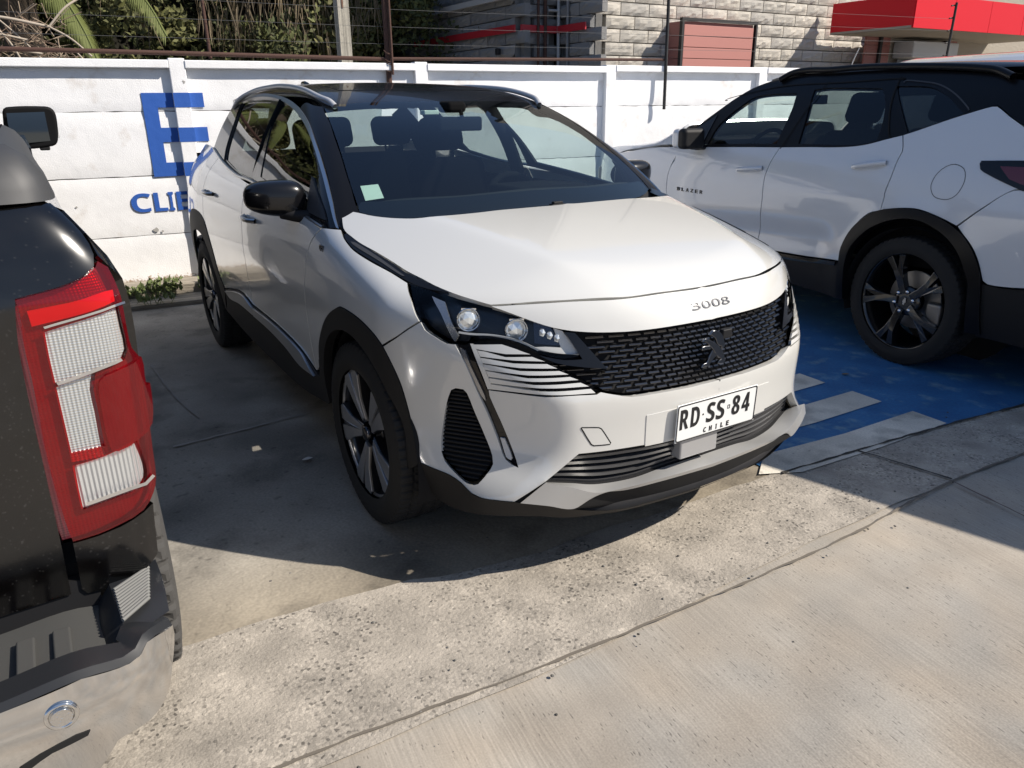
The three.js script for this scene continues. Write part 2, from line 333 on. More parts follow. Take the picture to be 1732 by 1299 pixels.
function fbm0(u, v) { return .5 * wrapNoise(u, v, 4) + .3 * wrapNoise(u, (v + .4) % 1, 9) + .3 * wrapNoise((u + .3) % 1, v, 22); }
const grimeR = tex(512, (u, v) => { const d = .3 + .4 * Math.max(0, .4 + fbm0(u, v)); return [d, d, d]; }, false);
const wallBump0 = tex(256, (u, v) => { const h = .5 + .5 * wrapNoise(u, v, 3); return [h, h, h]; }, false, 2);
const ribs = tex(256, (u, v) => { const a = Math.abs(((u * 30) % 1) - .5) * 2, b = Math.abs(((v * 30) % 1) - .5) * 2; const h = .5 * a + .3 * b; return [h, h, h]; }, false, 8);
const ribs2 = tex(256, (u, v) => { const a = Math.abs(((u * 26) % 1) - .5) * 2; return [a, a, a]; }, false, 8);
Object.assign(M, {
  housing: phy([.005, .005, .0055], { roughness: .5, specularIntensity: .4 }),
  tint2: phy([.20, .23, .22], { roughness: 0, transmission: 1, thickness: 0, ior: 1.5 }),
  alloyBlack: phy([.008, .008, .009], { roughness: .25, clearcoat: 1, clearcoatRoughness: .06 }),
  redDark: phy([.10, .006, .012], { roughness: .25, clearcoat: 1 }),
  dusty: phy(0xffffff, { map: grime, roughness: .4, roughnessMap: grimeR, clearcoat: .8, clearcoatRoughness: .12 }),
  lampRed: phy([.12, .002, .006], { roughness: .3, clearcoat: 1, clearcoatRoughness: .05 }),
  redLens: phy([.22, .002, .008], { roughness: .22, clearcoat: 1, clearcoatRoughness: .04 }),
  redBright: phy([.70, .012, .02], { roughness: .18, clearcoat: 1, clearcoatRoughness: .03 }),
  redBlock: phy([.17, .002, .010], { roughness: .2, clearcoat: 1, clearcoatRoughness: .04, bumpMap: ribs, bumpScale: .0003 }),
  redGlass: phy([.78, .018, .035], { roughness: .02, transmission: .92, thickness: 0, ior: 1.5, clearcoat: 1 }),
  lampInner: std([.20, .20, .20], { roughness: .35, metalness: .3, bumpMap: ribs, bumpScale: .001 }),
  lampBright: std([.9, .9, .9], { roughness: .35, metalness: .2 }),
  ribbed: std([.62, .61, .58], { roughness: .25, metalness: .55, bumpMap: ribs, bumpScale: .002 }),
  ribbed2: std([.70, .70, .70], { roughness: .22, metalness: .6, bumpMap: ribs2, bumpScale: .002 }),
  capPlastic: std([.045, .046, .048], { roughness: .55 }),
  capPlastic2: std([.016, .017, .019], { roughness: .42 }),
  stepPlastic: std([.05, .05, .047], { roughness: .8 }),
  stepLight: std([.16, .16, .15], { roughness: .7 }),
  bumperChrome: std([.72, .715, .70], { roughness: .05, metalness: 1, bumpMap: wallBump0, bumpScale: .0009 }),
  mirrorGlass: std([.10, .115, .125], { roughness: .03, metalness: 1 }),
  lens2: phy([.85, .85, .85], { roughness: .1, transmission: .6, thickness: 0 }),
  rubberDusty: std([.055, .053, .05], { roughness: .9 }),
});
const font = await new FontLoader().loadAsync('fonts/droid/droid_sans_bold.typeface.json');
const thinFont = await new FontLoader().loadAsync('fonts/droid/droid_sans_regular.typeface.json');
const text = (s, size, depth, sx = 1, bevel = 0, face = font) => { const g = new TextGeometry(s, { font: face, size, depth, curveSegments: 6, bevelEnabled: bevel > 0, bevelSize: bevel, bevelThickness: bevel, bevelSegments: 2 }); g.computeBoundingBox(); const b = g.boundingBox; g.translate(-(b.min.x + b.max.x) / 2, -(b.min.y + b.max.y) / 2, 0); g.scale(sx, 1, 1); return g; };


// ---------- surfaces of the place ----------
const fbm = (u, v, f, n = 4) => { let s = 0, a = .5, k = f; for (let i = 0; i < n; i++) { s += a * wrapNoise((u + i * .37) % 1, (v + i * .61) % 1, k); a *= .5; k *= 2.1; } return s; };
// worn concrete with stones showing: cells of random tone
function stones(n, cells, jitter = .9) {
  const R = new Float32Array(cells * cells * 4); for (let i = 0; i < R.length; i++) R[i] = rnd();
  return (u, v) => { const x = u * cells, y = v * cells, ix = Math.floor(x), iy = Math.floor(y); let d1 = 9, d2 = 9, id = 0;
    for (let a = -1; a <= 1; a++) for (let b = -1; b <= 1; b++) { const cx = (ix + a + cells) % cells, cy = (iy + b + cells) % cells, k = 4 * (cy * cells + cx), dx = ix + a + .5 + (R[k] - .5) * jitter - x, dy = iy + b + .5 + (R[k + 1] - .5) * jitter - y, d = Math.hypot(dx, dy); if (d < d1) { d2 = d1; d1 = d; id = k; } else if (d < d2) d2 = d; }
    return [d1, d2 - d1, R[id + 2], R[id + 3]]; };
}
const st1 = stones(0, 130), st2 = stones(0, 56);
const stripColour = tex(1024, (u, v) => { const [d1, e, r, q] = st1(u, v), [d2, e2, r2] = st2(u, v); const n = fbm(u, v, 5), m = wrapNoise(u, v, 170), worn = Math.max(0, Math.min(1, .62 + 1.5 * fbm((u + .4) % 1, v, 3))); let t = .625 + .12 * n + .05 * m + worn * ((r - .5) * .12 + (q > .92 ? -.20 * Math.min(1, e * 6) : 0) - (e < .06 ? .05 : 0)) + (r2 > .93 && d2 < .3 ? .06 : 0); if (r2 < .035 && d2 < .16 + 3 * r2) t -= .15 * worn; const mark = wrapNoise((u + .5) % 1, v, 2.2); t -= .05 * Math.max(0, mark); return [t * 1.02, t * .972, t * .90]; });
const stripBump = tex(1024, (u, v) => { const [, e, r, q] = st1(u, v), n = fbm(u, v, 9); const h = .5 + .3 * n + Math.min(e, .3) * (r > .5 ? .7 : -.5) - (q > .86 ? .25 : 0); return [h, h, h]; }, false);
const slabColour = tex(1024, (u, v) => { const s = wrapNoise(u * 1, v, 1) , str = noise2(u * 8 + 3 * noise2(u * 3, v * 3) * .02, v * 210) * .5 + noise2(u * 14 + 9, v * 420) * .5; const n = fbm(u, v, 4), m = wrapNoise(u, v, 260); let t = .612 + .09 * n + .045 * m + .035 * str * (1 + wrapNoise(u, v, 6)); const pit = noise2(u * 36 + 20, v * 320 + 5); { const pk = .78 + .22 * Math.max(0, wrapNoise((u + .6) % 1, v, 5) + .15); if (pit > pk) t -= .20 * Math.min(1, (pit - pk) * 9); const big = wrapNoise(u, (v + .37) % 1, 75); if (big > .84) t -= (big - .84) * 1.1; } const w = .02 * wrapNoise(u, v, 7); return [t * (1.02 + w), t * .972, t * (.90 - w)]; });
const slabBump = tex(1024, (u, v) => { const str = noise2(u * 8, v * 210) * .5 + noise2(u * 14 + 9, v * 420) * .5; const pit = noise2(u * 36 + 20, v * 320 + 5); const h = .5 + .16 * str + .1 * wrapNoise(u, v, 300) - (pit > .8 ? (pit - .8) * 2 : 0); return [h, h, h]; }, false);
const floorColour = tex(1024, (u, v) => { const n = fbm(u, v, 3, 5), m = wrapNoise(u, v, 200), b = Math.max(0, fbm((u + .3) % 1, v, 6) - .12), spot = wrapNoise(u, (v + .4) % 1, 46); let t = .545 + .15 * n + .045 * m - b * .32 + (spot < -.66 ? .16 * (spot + .66) * 3 : 0); return [t * 1.01, t * .99, t * .95]; });
const wallBump = tex(1024, (u, v) => { const h = .5 + .25 * fbm(u, v, 7, 5) + .10 * wrapNoise(u, v, 120) + .08 * wrapNoise(u, v, 230) + .14 * Math.max(0, wrapNoise(u, (v + .2) % 1, 13)); return [h, h, h]; }, false);
const wallColour = tex(512, (u, v) => { const t = .925 + .03 * fbm(u, v, 5) + .012 * wrapNoise(u, v, 90), d = Math.max(0, fbm((u + .5) % 1, v, 4) - .28) * .35; return [t - d * .8, t - d, t - d * 1.2]; });
const S = {
  strip: std(0xffffff, { map: stripColour, bumpMap: stripBump, bumpScale: .0018, roughness: .93 }),
  slab: std(0xffffff, { map: slabColour, bumpMap: slabBump, bumpScale: .0014, roughness: .92 }),
  floor: std(0xffffff, { map: floorColour, color: lin(1.06, 1.02, .95), roughness: .9, bumpMap: stripBump, bumpScale: .0018 }),
  joint: std([.05, .045, .038], { roughness: .95 }),
  wall: std(0xffffff, { map: wallColour, bumpMap: wallBump, bumpScale: .0045, roughness: .75 }),
  wallFoot: std(0xffffff, { map: tex(512, (u, v) => { let t = .925 + .03 * fbm(u, v, 5) + .012 * wrapNoise(u, v, 90); const hgt = Math.max(0, v * 1.6 - .105), k = Math.max(0, 1 - hgt / (.07 + .05 * fbm((u + .2) % 1, v, 9))), e = wrapNoise(u, v, 60) * .6 + wrapNoise(u, (v + .3) % 1, 22) * .5, d = .8 * Math.max(0, Math.min(1, (k - .62 + e * .8) * 2.0)); return [t * (1 - d) + d * .56, t * (1 - d) + d * .46, t * (1 - d) + d * .37]; }), bumpMap: wallBump, bumpScale: .0045, roughness: .8 }),
  chip: std([.36, .35, .33], { roughness: .9 }),
  blue: std([.018, .095, .40], { roughness: .7, bumpMap: wallBump, bumpScale: .004 }),
  kerb: std(0xffffff, { map: floorColour, color: lin(1.3, 1.2, 1.05), bumpMap: stripBump, bumpScale: .004, roughness: .95 }),
  rust: std([.075, .035, .024], { roughness: .8, bumpMap: stripBump, bumpScale: .001 }),
  paleSteel: std([.45, .45, .44], { roughness: .55 }),
  blackSteel: std([.012, .011, .011], { roughness: .6 }),
  wire: std([.12, .12, .12], { roughness: .6 }),
};
// flat sheet with uv in metres, optional rotation of the grain
function sheet(poly, y, scale, turn = 0) {
  const g = new THREE.ShapeGeometry(new THREE.Shape(poly.map(p => new THREE.Vector2(p[0], p[1]))), 1), p = g.attributes.position, uv = g.attributes.uv, c = Math.cos(turn), s = Math.sin(turn);
  for (let i = 0; i < p.count; i++) { const x = p.getX(i), z = p.getY(i); p.setXYZ(i, x, y, z); uv.setXY(i, (c * x + s * z) / scale, (-s * x + c * z) / scale); }
  for (let i = 0; i < g.index.count; i += 3) { const a = g.index.array, t = a[i]; a[i] = a[i + 1]; a[i + 1] = t; }
  g.computeVertexNormals(); const n = g.attributes.normal; for (let i = 0; i < n.count; i++) n.setXYZ(i, 0, 1, 0); return g;
}
// an irregular band along a path on the ground
function band(pts, w, y, scale = 1, rough = .3) {
  const c = new THREE.CatmullRomCurve3(pts.map(p => V(p[0], y, p[1])), false, 'centripetal'), n = Math.ceil(c.getLength() / .04), pos = [], uv = [], idx = [];
  for (let i = 0; i <= n; i++) { const p = c.getPointAt(i / n), t = c.getTangentAt(i / n); for (const s of [-1, 1]) { const k = w * (.5 + rough * noise2(i * .35 + pts[0][0] * 7, s * 5 + w * 60)); pos.push(p.x - t.z * s * k, y, p.z + t.x * s * k); uv.push((p.x - t.z * s * k) / scale, (p.z + t.x * s * k) / scale); } }
  for (let i = 0; i < n; i++) idx.push(2 * i, 2 * i + 2, 2 * i + 1, 2 * i + 1, 2 * i + 2, 2 * i + 3);
  const g = new THREE.BufferGeometry(); g.setAttribute('position', new THREE.Float32BufferAttribute(pos, 3)); g.setAttribute('uv', new THREE.Float32BufferAttribute(uv, 2)); g.setIndex(idx); g.computeVertexNormals(); if (g.attributes.normal.getY(0) < 0) { const a = g.index.array; for (let i = 0; i < a.length; i += 3) { const t = a[i]; a[i] = a[i + 1]; a[i + 1] = t; } g.computeVertexNormals(); } return g;
}
// ---------- ground ----------
function stained(x0, x1, z0, z1, y, scale, turn, f, step = .07) {   // fine sheet whose tone wanders: old damp, oil and tyre marks
  const nx = Math.round((x1 - x0) / step), nz = Math.round((z1 - z0) / step), g = new THREE.PlaneGeometry(x1 - x0, z1 - z0, nx, nz).rotateX(-Math.PI / 2).translate((x0 + x1) / 2, y, (z0 + z1) / 2), p = g.attributes.position, uv = g.attributes.uv, col = new Float32Array(p.count * 3), c = Math.cos(turn), q = Math.sin(turn);
  for (let i = 0; i < p.count; i++) { const x = p.getX(i), z = p.getZ(i), k = f(x, z); uv.setXY(i, (c * x + q * z) / scale, (-q * x + c * z) / scale); col.set(k, 3 * i); }
  g.setAttribute('color', new THREE.BufferAttribute(col, 3)); return g;
}
const wander = (x, z, s) => noise2(x * .9 + s, z * .9) * .55 + noise2(x * 2.3, z * 2.3 + s) * .3 + noise2(x * 6 + s, z * 6) * .15;
struct('ground', sheet([[-70, -60], [60, -60], [60, 60], [-70, 60]], -.012, 2.2, .12), S.slab);
{
  const m = S.slab.clone(); m.vertexColors = true;
  struct('concrete_slab', stained(.95, 4.2, -4.5, 4.5, -.006, 2.2, .12, (x, z) => { const d = Math.hypot((x - 1.75) / .5, (z + .12) / .13), w = wander(x, z, 4); const t = 1 + .14 * w - .17 * Math.exp(-d * d) - .10 * Math.max(0, noise2(x * 1.4 + 9, z * 3)) ; return [t * (1 + .02 * w), t, t * (1 - .03 * w)]; }), m);
}
{
  const jag = (x, z0, z1, a, n = 60) => Array.from({ length: n + 1 }, (_, i) => { const z = z0 + (z1 - z0) * i / n; return [x(z) + a * noise2(z * 2.6, x(0) * 9) + a * .5 * noise2(z * 9, 3), z]; });
  const back = z => z > -.6 ? .605 - .10 * (z + .77) * .4 + (z > .6 ? -.09 * Math.min(1, (z - .6) / .5) : 0) : .605 - .10 * (z + .77), front = z => 1.05 + .02 * Math.sin(z * 2) + (z < -1 ? .06 * (-1 - z) * .3 : 0);
  struct('ground', sheet([[-6, -20], [.7, -20], [.68, -2], [.62, 0], [.58, 2], [.55, 20], [-6, 20]], -.0045, 3.1, .3), S.floor);
  { const m = S.floor.clone(); m.vertexColors = true; struct('parking_floor', stained(-5, .66, -1.2, 3.2, -.0035, 3.1, .3, (x, z) => { const w = wander(x, z, 11), r = Math.exp(-Math.pow((z - 1.0 - .06 * Math.sin(x * 3)) / .10, 2)) * .10, oil = Math.max(0, noise2(x * 1.7, z * 1.7 + 30) - .35) * .5, fr = step(-.1, .5, x) * .10; const t = 1 + .22 * w - oil - r; return [t * (1 + fr), t * (1 + fr * .3), t * (1 - fr * .8)]; }), m); }
  {
    const a = jag(front, -14, 14, .007, 300), b = jag(back, -14, 14, .014, 300), g = new THREE.PlaneGeometry(1, 1, 300, 8), p = g.attributes.position, uv = g.attributes.uv, c = Math.cos(.4), q = Math.sin(.4);
    for (let j = 0; j <= 8; j++) for (let i = 0; i <= 300; i++) { const k = j * 301 + i, t = j / 8, x = a[i][0] + (b[i][0] - a[i][0]) * t, z = -a[i][1]; p.setXYZ(k, x, 0, -z); uv.setXY(k, (c * x - q * z) / 1.15, (-q * x - c * z) / 1.15); }
    g.computeVertexNormals(); if (g.attributes.normal.getY(0) < 0) { const ix = g.index.array; for (let i = 0; i < ix.length; i += 3) { const t = ix[i]; ix[i] = ix[i + 1]; ix[i + 1] = t; } g.computeVertexNormals(); }
    struct('aggregate_strip', g, S.strip);
  }
  struct('slab_joint', band([[1.10, -14], [1.07, -1.9], [1.045, -1.2], [1.085, -.5], [1.075, .2], [1.05, .85], [1.01, 1.35], [1.0, 2], [1.02, 14]], .009, .0042, 1, .5), std([.15, .13, .105], { roughness: .95 }));
  struct('slab_joint', band([[.62, -.72], [.66, -1.25], [.71, -1.8], [.78, -2.45], [.95, -5]], .012, .0085, 1, .5), S.joint);
  struct('slab_joint', band([[.66, -1.18], [.78, -1.21], [.9, -1.235], [1.04, -1.26]], .012, .0085, 1, .4), S.joint);
  struct('slab_joint', band([[1.06, -1.24], [1.35, -1.19], [1.7, -1.1]], .009, .0085, 1, .45), std([.15, .105, .09], { roughness: .95 }));
  struct('floor_seam', band([[-1.09, 1.42], [-1.13, 1.0], [-1.17, .64], [-1.2, 0]], .014, .004, 1, .48), std([.31, .29, .26], { roughness: .9 }));
  struct('floor_seam', band([[-2.45, 1.33], [-1.8, 1.3], [-1.4, 1.25]], .008, .0042, 1, .48), std([.27, .255, .235], { roughness: .9 }));
  // blue reserved bay with grey hatching
  const bm = std(0xffffff, { map: tex(512, (u, v) => { const n = fbm(u, v, 6), m = wrapNoise(u, v, 90), w = Math.max(0, fbm(u, (v + .3) % 1, 9) - .14) * .8; return [.20 + .05 * n + w * .8, .41 + .07 * n + .03 * m + w * .5, .60 + .07 * n + .03 * m + w * .15]; }), roughness: .62, bumpMap: stripBump, bumpScale: .002 });
  const gm = std(0xffffff, { map: floorColour, roughness: .85, color: lin(2.3, 2.25, 2.12) });
  struct('reserved_bay_paint', sheet([...jag(z => .615 - .10 * (z + .77) - .015, -5.2, -.7, .006, 40), [-.4, -.72], [-3.9, -.9], [-3.6, -5.2]], .0015, 2, .1), bm);
  for (let k = 0; k < 9; k++) { const x = .515 - k * .345; struct('hatch_bar', sheet([[x, -1.83], [x + .18, -1.82], [x + .175, -1.3], [x + .145, -.80], [x + .06, -.63], [x - .06, -.80], [x - .01, -1.3]], .0055, 2.3, k), gm); }
  // kerb under the wall
}
// ---------- boundary wall ----------
{
  const w = thing('boundary_wall', 'white painted concrete panel wall behind the parked cars', 'wall', [-4.5364, 0, .5723], 1.479);
  const plate = (x0, x1, y0, y1, seedv) => { // one rough cast panel, slightly uneven
    const nx = 26, ny = 8, g = new THREE.PlaneGeometry(x1 - x0, y1 - y0, nx, ny), p = g.attributes.position, uv = g.attributes.uv;
    for (let i = 0; i < p.count; i++) { const x = p.getX(i), y = p.getY(i), e = Math.abs(y) > (y1 - y0) / 2 - .001; p.setXYZ(i, x + (x0 + x1) / 2, y + (y0 + y1) / 2 + (e ? .004 * noise2(x * 9 + seedv, y0 * 20) : 0), .002 * noise2(x * 2 + seedv * 3, y * 3) - (e ? .006 : 0)); uv.setXY(i, (x + (x0 + x1) / 2) / 1.6, (y + (y0 + y1) / 2) / 1.6); }
    g.computeVertexNormals(); return merge([g, box(x1 - x0, y1 - y0 - .01, .04, (x0 + x1) / 2, (y0 + y1) / 2, -.029)]);
  };
  const rows = [[.06, .484], [.489, .962], [.968, 1.462], [1.466, 1.80]];
  for (let k = -3; k < 6; k++) {
    const x0 = k * 2.06 + .058, x1 = (k + 1) * 2.06 - .058;
    rows.forEach(([a, b], i) => part('panel', plate(x0, x1, a, b, k * 5 + i), i ? S.wall : S.wallFoot, w));
    part('coping', boxUV(rbox(x1 - x0 + (k === -1 ? -.01 : .0), .062, .125, .008, (x0 + x1) / 2, 1.815 + (k > 1 ? .012 : 0), -.002), 1.6), S.wall, w);
    part('joint_shade', box(x1 - x0, 1.6, .004, (x0 + x1) / 2, .95, -.02), S.joint, w);
  }
  for (let k = -2; k < 6; k++) part('post', boxUV(rbox(.122, 1.86, .12, .008, k * 2.06, .93, -.008), 1.6), S.wall, w);
  for (const [x, y, r, z] of [[.045, 1.50, .022, .0526], [.035, 1.685, .014, .0526], [-.35, .53, .020, .004], [-.30, .515, .010, .004], [.30, 1.30, .010, .004], [2.5, 1.52, .012, .004], [-.9, .75, .012, .004], [3.3, .9, .014, .004]]) { const c = []; for (let i = 0; i < 9; i++) { const a = i / 9 * 6.283, q = r * rr(.5, 1.2); c.push(new THREE.Vector2(x + q * Math.cos(a), y + q * .9 * Math.sin(a))); } part('paint_chip', new THREE.ExtrudeGeometry(new THREE.Shape(c), { depth: .0012, bevelEnabled: false }).translate(0, 0, z), S.chip, w); }
  // painted letters: a tall E that runs over panel and post, small letters under it
  const L = thing('painted_letter', 'large blue letter E painted on the white wall left of the crossover', 'letter', [-4.5364, 0, .5723], 1.479);
  const flat = (s, z) => new THREE.ExtrudeGeometry(s, { depth: .002, bevelEnabled: false }).translate(0, 0, z);
  const rect = (a, b, c, d) => new THREE.Shape([[a, c], [b, c], [b, d], [a, d]].map(p => new THREE.Vector2(...p)));
  part('letter_stroke', flat(rect(-.295, -.186, .957, 1.603), .0055), S.blue, L);
  for (const [c, d] of [[1.492, 1.603], [1.226, 1.338], [.957, 1.066]]) { part('letter_stroke', flat(rect(-.186, -.063, c, d), .0055), S.blue, L); part('letter_stroke', flat(rect(-.0612, .0612, c, d), .0522), S.blue, L); part('letter_stroke', flat(rect(.063, .168, c, d), .0055), S.blue, L); }
  const lw = thing('painted_word', 'small blue capitals CLIE painted low on the white wall', 'lettering', [-4.5364, 0, .5723], 1.479);
  ['C', 'L', 'I', 'E'].forEach((ch, i) => { const g = text(ch, .142, .002); g.computeBoundingBox(); const b = g.boundingBox; g.scale([.15, .10, .042, .088][i] / (b.max.x - b.min.x), .152 / (b.max.y - b.min.y), 1); part('letter', g.translate([-.426, -.278, -.196, -.108][i], .755, .0075), S.blue, lw); });
  // kerb and lower ledge
  const k1 = thing('wall_kerb', 'worn concrete kerb along the foot of the white wall', 'kerb', [-4.5364, 0, .5723], 1.479);
  part('kerb', rbox(18, .13, .30, .015, 2, .047, .145), S.kerb, k1);
  part('ledge', rbox(18, .06, .34, .012, 2, .004, .43), S.kerb, k1);
}
// ---------- things on the wall: pipe rails, posts, wires ----------
const onWall = (a, y, z = 0) => { const c = Math.cos(1.479), s = Math.sin(1.479); return [-4.5364 + c * a + s * z, y, .5723 - s * a + c * z]; };
{
  const pr = thing('pipe_rail', 'long rusty brown pipe running along the top of the white wall', 'pipe', [-4.5364, 0, .5723], 1.479);
  part('pipe', tube([[-2.5, 1.905, .02], [-1.2, 1.905, .02], [.25, 1.895, .02], [1.76, 1.878, .02]], .017, 40, 8), S.rust, pr);
  part('pipe', tube([[1.76, 1.882, .03], [3.2, 1.90, .03], [4.78, 1.918, .05]], .014, 30, 8), S.rust, pr);
  const p1 = thing('fence_post', 'rusty steel fence post standing on the wall behind the crossover roof', 'post', onWall(1.76, 0, .03));
  part('pole', merge([rod([0, 1.60, 0], [0, 4.2, .02], .026), rod([.04, 1.75, -.02], [.03, 4.2, -.02], .012)]), S.rust, p1);
  for (let i = 0; i < 3; i++) part('tie_wire', tube(Array.from({ length: 12 }, (_, j) => [.04 * Math.cos(j * 1.1 + i), 1.77 + .012 * j + i * .02 + .01 * Math.sin(j * 3), .04 * Math.sin(j * 1.1 + i)]), .004, 40, 5), S.rust, p1);
  const p2 = thing('fence_post', 'thin brown steel post above the wall in front of the dark hedge', 'post', onWall(.27, 0, -.03));
  part('pole', rod([0, 1.86, 0], [-.01, 4.2, .03], .014), S.rust, p2);
  const p3 = thing('leaning_pipe', 'long black steel pipe leaning on the front of the white wall', 'pipe', [0, 0, 0]);
  { const a = onWall(4.785, 1.425, .085), b = onWall(4.80, 3.6, .02); part('pole', rod(a, b, .017), S.blackSteel, p3); }
  const p4 = thing('fence_post', 'rusty brown post in front of the shaded corner of the block building', 'post', [-6.42, 0, -4.275]);
  part('pole', merge([rod([0, 1.2, 0], [0, 4.4, 0], .024), rod([.02, 1.2, .12], [.02, 4.4, .12], .018)]), S.rust, p4);
  const p5 = thing('vent_pipe', 'pale grey vent pipe with a short cross bar beside the shaded wall corner', 'pipe', [-6.40, 0, -4.469]);
  part('pole', rod([0, .8, 0], [0, 4.4, 0], .022), S.paleSteel, p5); part('cross_bar', rod([0, 2.62, -.16], [0, 2.62, .16], .016), S.paleSteel, p5);
  const p6 = thing('drain_pipe', 'grey drain pipe running down the shaded return of the block building', 'pipe', [-6.2, 0, -4.47]);
  part('pole', rod([0, .8, 0], [0, 4.4, 0], .02), std([.2, .2, .2]), p6);
  const rd = thing('bent_rod', 'short pale bent rod sticking up from the wall top left of the canopy', 'rod', onWall(7.62, 1.86, 0));
  part('rod', tube([[0, 0, 0], [.02, .08, .0], [.07, .2, .0], [.085, .23, 0]], .006, 12, 6), S.paleSteel, rd);
  // insulated post with hooks at the right
  const ep = thing('insulator_post', 'black steel post with small insulator hooks in front of the red canopy', 'post', onWall(9.35, 0, .0));
  part('pole', rod([0, 1.8, 0], [.02, 2.66, 0], .016), S.blackSteel, ep);
  for (let i = 0; i < 5; i++) part('hook', rod([0, 2.05 + i * .145, 0], [.0, 2.04 + i * .145, .075], .009), S.blackSteel, ep);
  for (const [y, n] of [[2.02, 'lowest wire'], [2.16, 'second wire'], [2.30, 'third wire'], [2.44, 'fourth wire']]) {
    const g = merge([tube([onWall(-2.6, y, 0), onWall(.27, y - .01, 0), onWall(1.76, y - .015, 0), onWall(4.8, y, 0), onWall(9.35, y + .03, 0)], .0013, 60, 4)]);
    tag(part('fence_wire', g, S.wire, scene), 'thin fence wire strung above the white wall, ' + n + ' from the wall top', 'wire');
  }
}
// ---------- block building behind the wall ----------
{
  const tone = [[.50, .465, .40], [.54, .50, .435], [.47, .44, .385], [.56, .52, .45], [.44, .415, .37]], litMats = tone.map(t => std(t, { bumpMap: stripBump, bumpScale: .0025, roughness: .95 }));  // sunlit face: same blocks, light put in as paler, warmer tones
  const grey = [[.30, .30, .295], [.34, .335, .325], [.27, .27, .27]].map(t => std(t, { bumpMap: stripBump, bumpScale: .006, roughness: .95 }));  // shaded faces: same blocks, darker and greyer, shade put into the colour
  const H = .155, W = .47, variants = [];
  for (let v = 0; v < 7; v++) { // split-faced block: flat margins, broken face
    const g = new THREE.PlaneGeometry(W - .012, H - .012, 7, 4), p = g.attributes.position;
    for (let i = 0; i < p.count; i++) { const x = p.getX(i), y = p.getY(i), e = Math.min((W - .012) / 2 - Math.abs(x), (H - .012) / 2 - Math.abs(y)); p.setZ(i, (e < .002 ? .0 : .016) + (e < .002 ? 0 : .014 * noise2(x * 11 + v * 9, y * 16 + v * 3))); }
    const ng = g.toNonIndexed(); ng.computeVertexNormals(); const rim = box(W - .012, H - .012, .08, 0, 0, -.041); variants.push(merge([ng, rim]));
  }
  const b = thing('block_building', 'building of split faced grey concrete blocks with a red stripe behind the wall', 'building', [-5.77, 0, -4.51]);
  // faces: origin in local x,z and direction
  const face = (name, ox, oz, turn, len, y0, n, mset, skip) => {
    const f = sub(name, b); f.position.set(ox, 0, oz); f.rotation.y = turn;
    part('backing', box(len, 6, .1, len / 2, 3, -.13), S.mortar, f);
    for (let r = 0; r < n; r++) for (let x = (r % 2 ? W / 2 : 0); x < len - W / 2; x += W) { const y = y0 + r * H; if (skip && skip(x + W / 2, y)) continue; const m = part('block', variants[Math.floor(rnd() * 7)], mset[Math.floor(rnd() * mset.length)], f); m.position.set(x + W / 2, y, 0); if (rnd() < .5) m.rotation.z = Math.PI; }
    return f;
  };
  S.mortar = std([.17, .165, .155], { roughness: .95, bumpMap: stripBump, bumpScale: .003 });
  face('front_wall', 0, 0, Math.PI / 2, 6.0, 1.68, 11, litMats);
  part('upper_wall', box(.2, 3.2, 14, -.12, 4.6, -7), S.mortar, b);                 // lit face, runs to the right
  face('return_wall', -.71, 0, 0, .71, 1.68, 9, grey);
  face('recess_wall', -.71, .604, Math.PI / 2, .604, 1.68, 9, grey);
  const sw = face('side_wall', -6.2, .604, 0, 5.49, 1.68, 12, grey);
  part('stripe', box(3.0, .085, .02, 5.49 - 1.5, 2.40, .052), S.redPaint = std([.42, .02, .03], { roughness: .5 }), sw);
  part('stripe', box(2.4, .2, .02, 1.2, 3.35, .052), S.redPaint, sw);
  part('gutter', box(5.4, .07, .07, 2.74, 2.78, .09), std([.4, .4, .39]), sw);
  part('stripe', box(.02, .085, .60, -.71 + .052, 2.40, .302), S.redPaint, b);
  part('stripe', box(.66, .085, .02, -.36, 2.40, .052), S.redPaint, b);
  part('lamp', rbox(.06, .08, .06, .01, -1.1, 2.15, .68), S.blackSteel, b);
  part('wall_core', box(6, 6, 5.8, -3.25, 3, -3.1), S.mortar, b);
  part('wall_core', box(5.2, 6, .5, -3.5, 3, .2), S.mortar, b);
  // pink boarded box with dark frame
  const pk = thing('boarded_hatch', 'pink boarded box with a dark frame fixed to the grey block wall', 'cladding box', [-5.55, 0, -6.42]);
  const pm = std([.44, .185, .155], { roughness: .6 }), pd = std([.30, .12, .10], { roughness: .6 });
  part('core', box(.26, .9, 1.30, -.06, 2.03, 0), pd, pk);
  for (let i = 0; i < 6; i++) part('board', rbox(.02, .128, 1.28, .004, .085, 1.70 + i * .135, 0), pm, pk);
  part('frame', box(.05, .035, 1.40, .09, 2.50, 0), S.blackSteel, pk); part('frame', box(.05, .9, .035, .09, 2.03, .68), S.blackSteel, pk); part('frame', box(.05, .9, .03, .09, 2.03, -.68), S.blackSteel, pk);
  for (let i = 0; i < 6; i++) part('board', rbox(.20, .128, .02, .004, -.03, 1.70 + i * .135, .66), pd, pk);
  // red canopy and the entrance under it
  const cn = thing('red_canopy', 'bright red box canopy over the entrance at the right of the block building', 'canopy', [-5.6, 0, -9.7]);
  const red = phy([.60, .010, .020], { roughness: .5, specularIntensity: .5 });
  part('side_sheet', box(1.30, .42, .03, .62, 2.64, .78), red, cn);
  for (let i = 0; i < 4; i++) part('front_sheet', box(.03, .42, .93, 1.27, 2.64, .32 - i * .94), red, cn);
  part('soffit', box(1.28, .03, 4.3, .62, 2.445, -1.35), std([.34, .30, .24], { roughness: .9 }), cn);
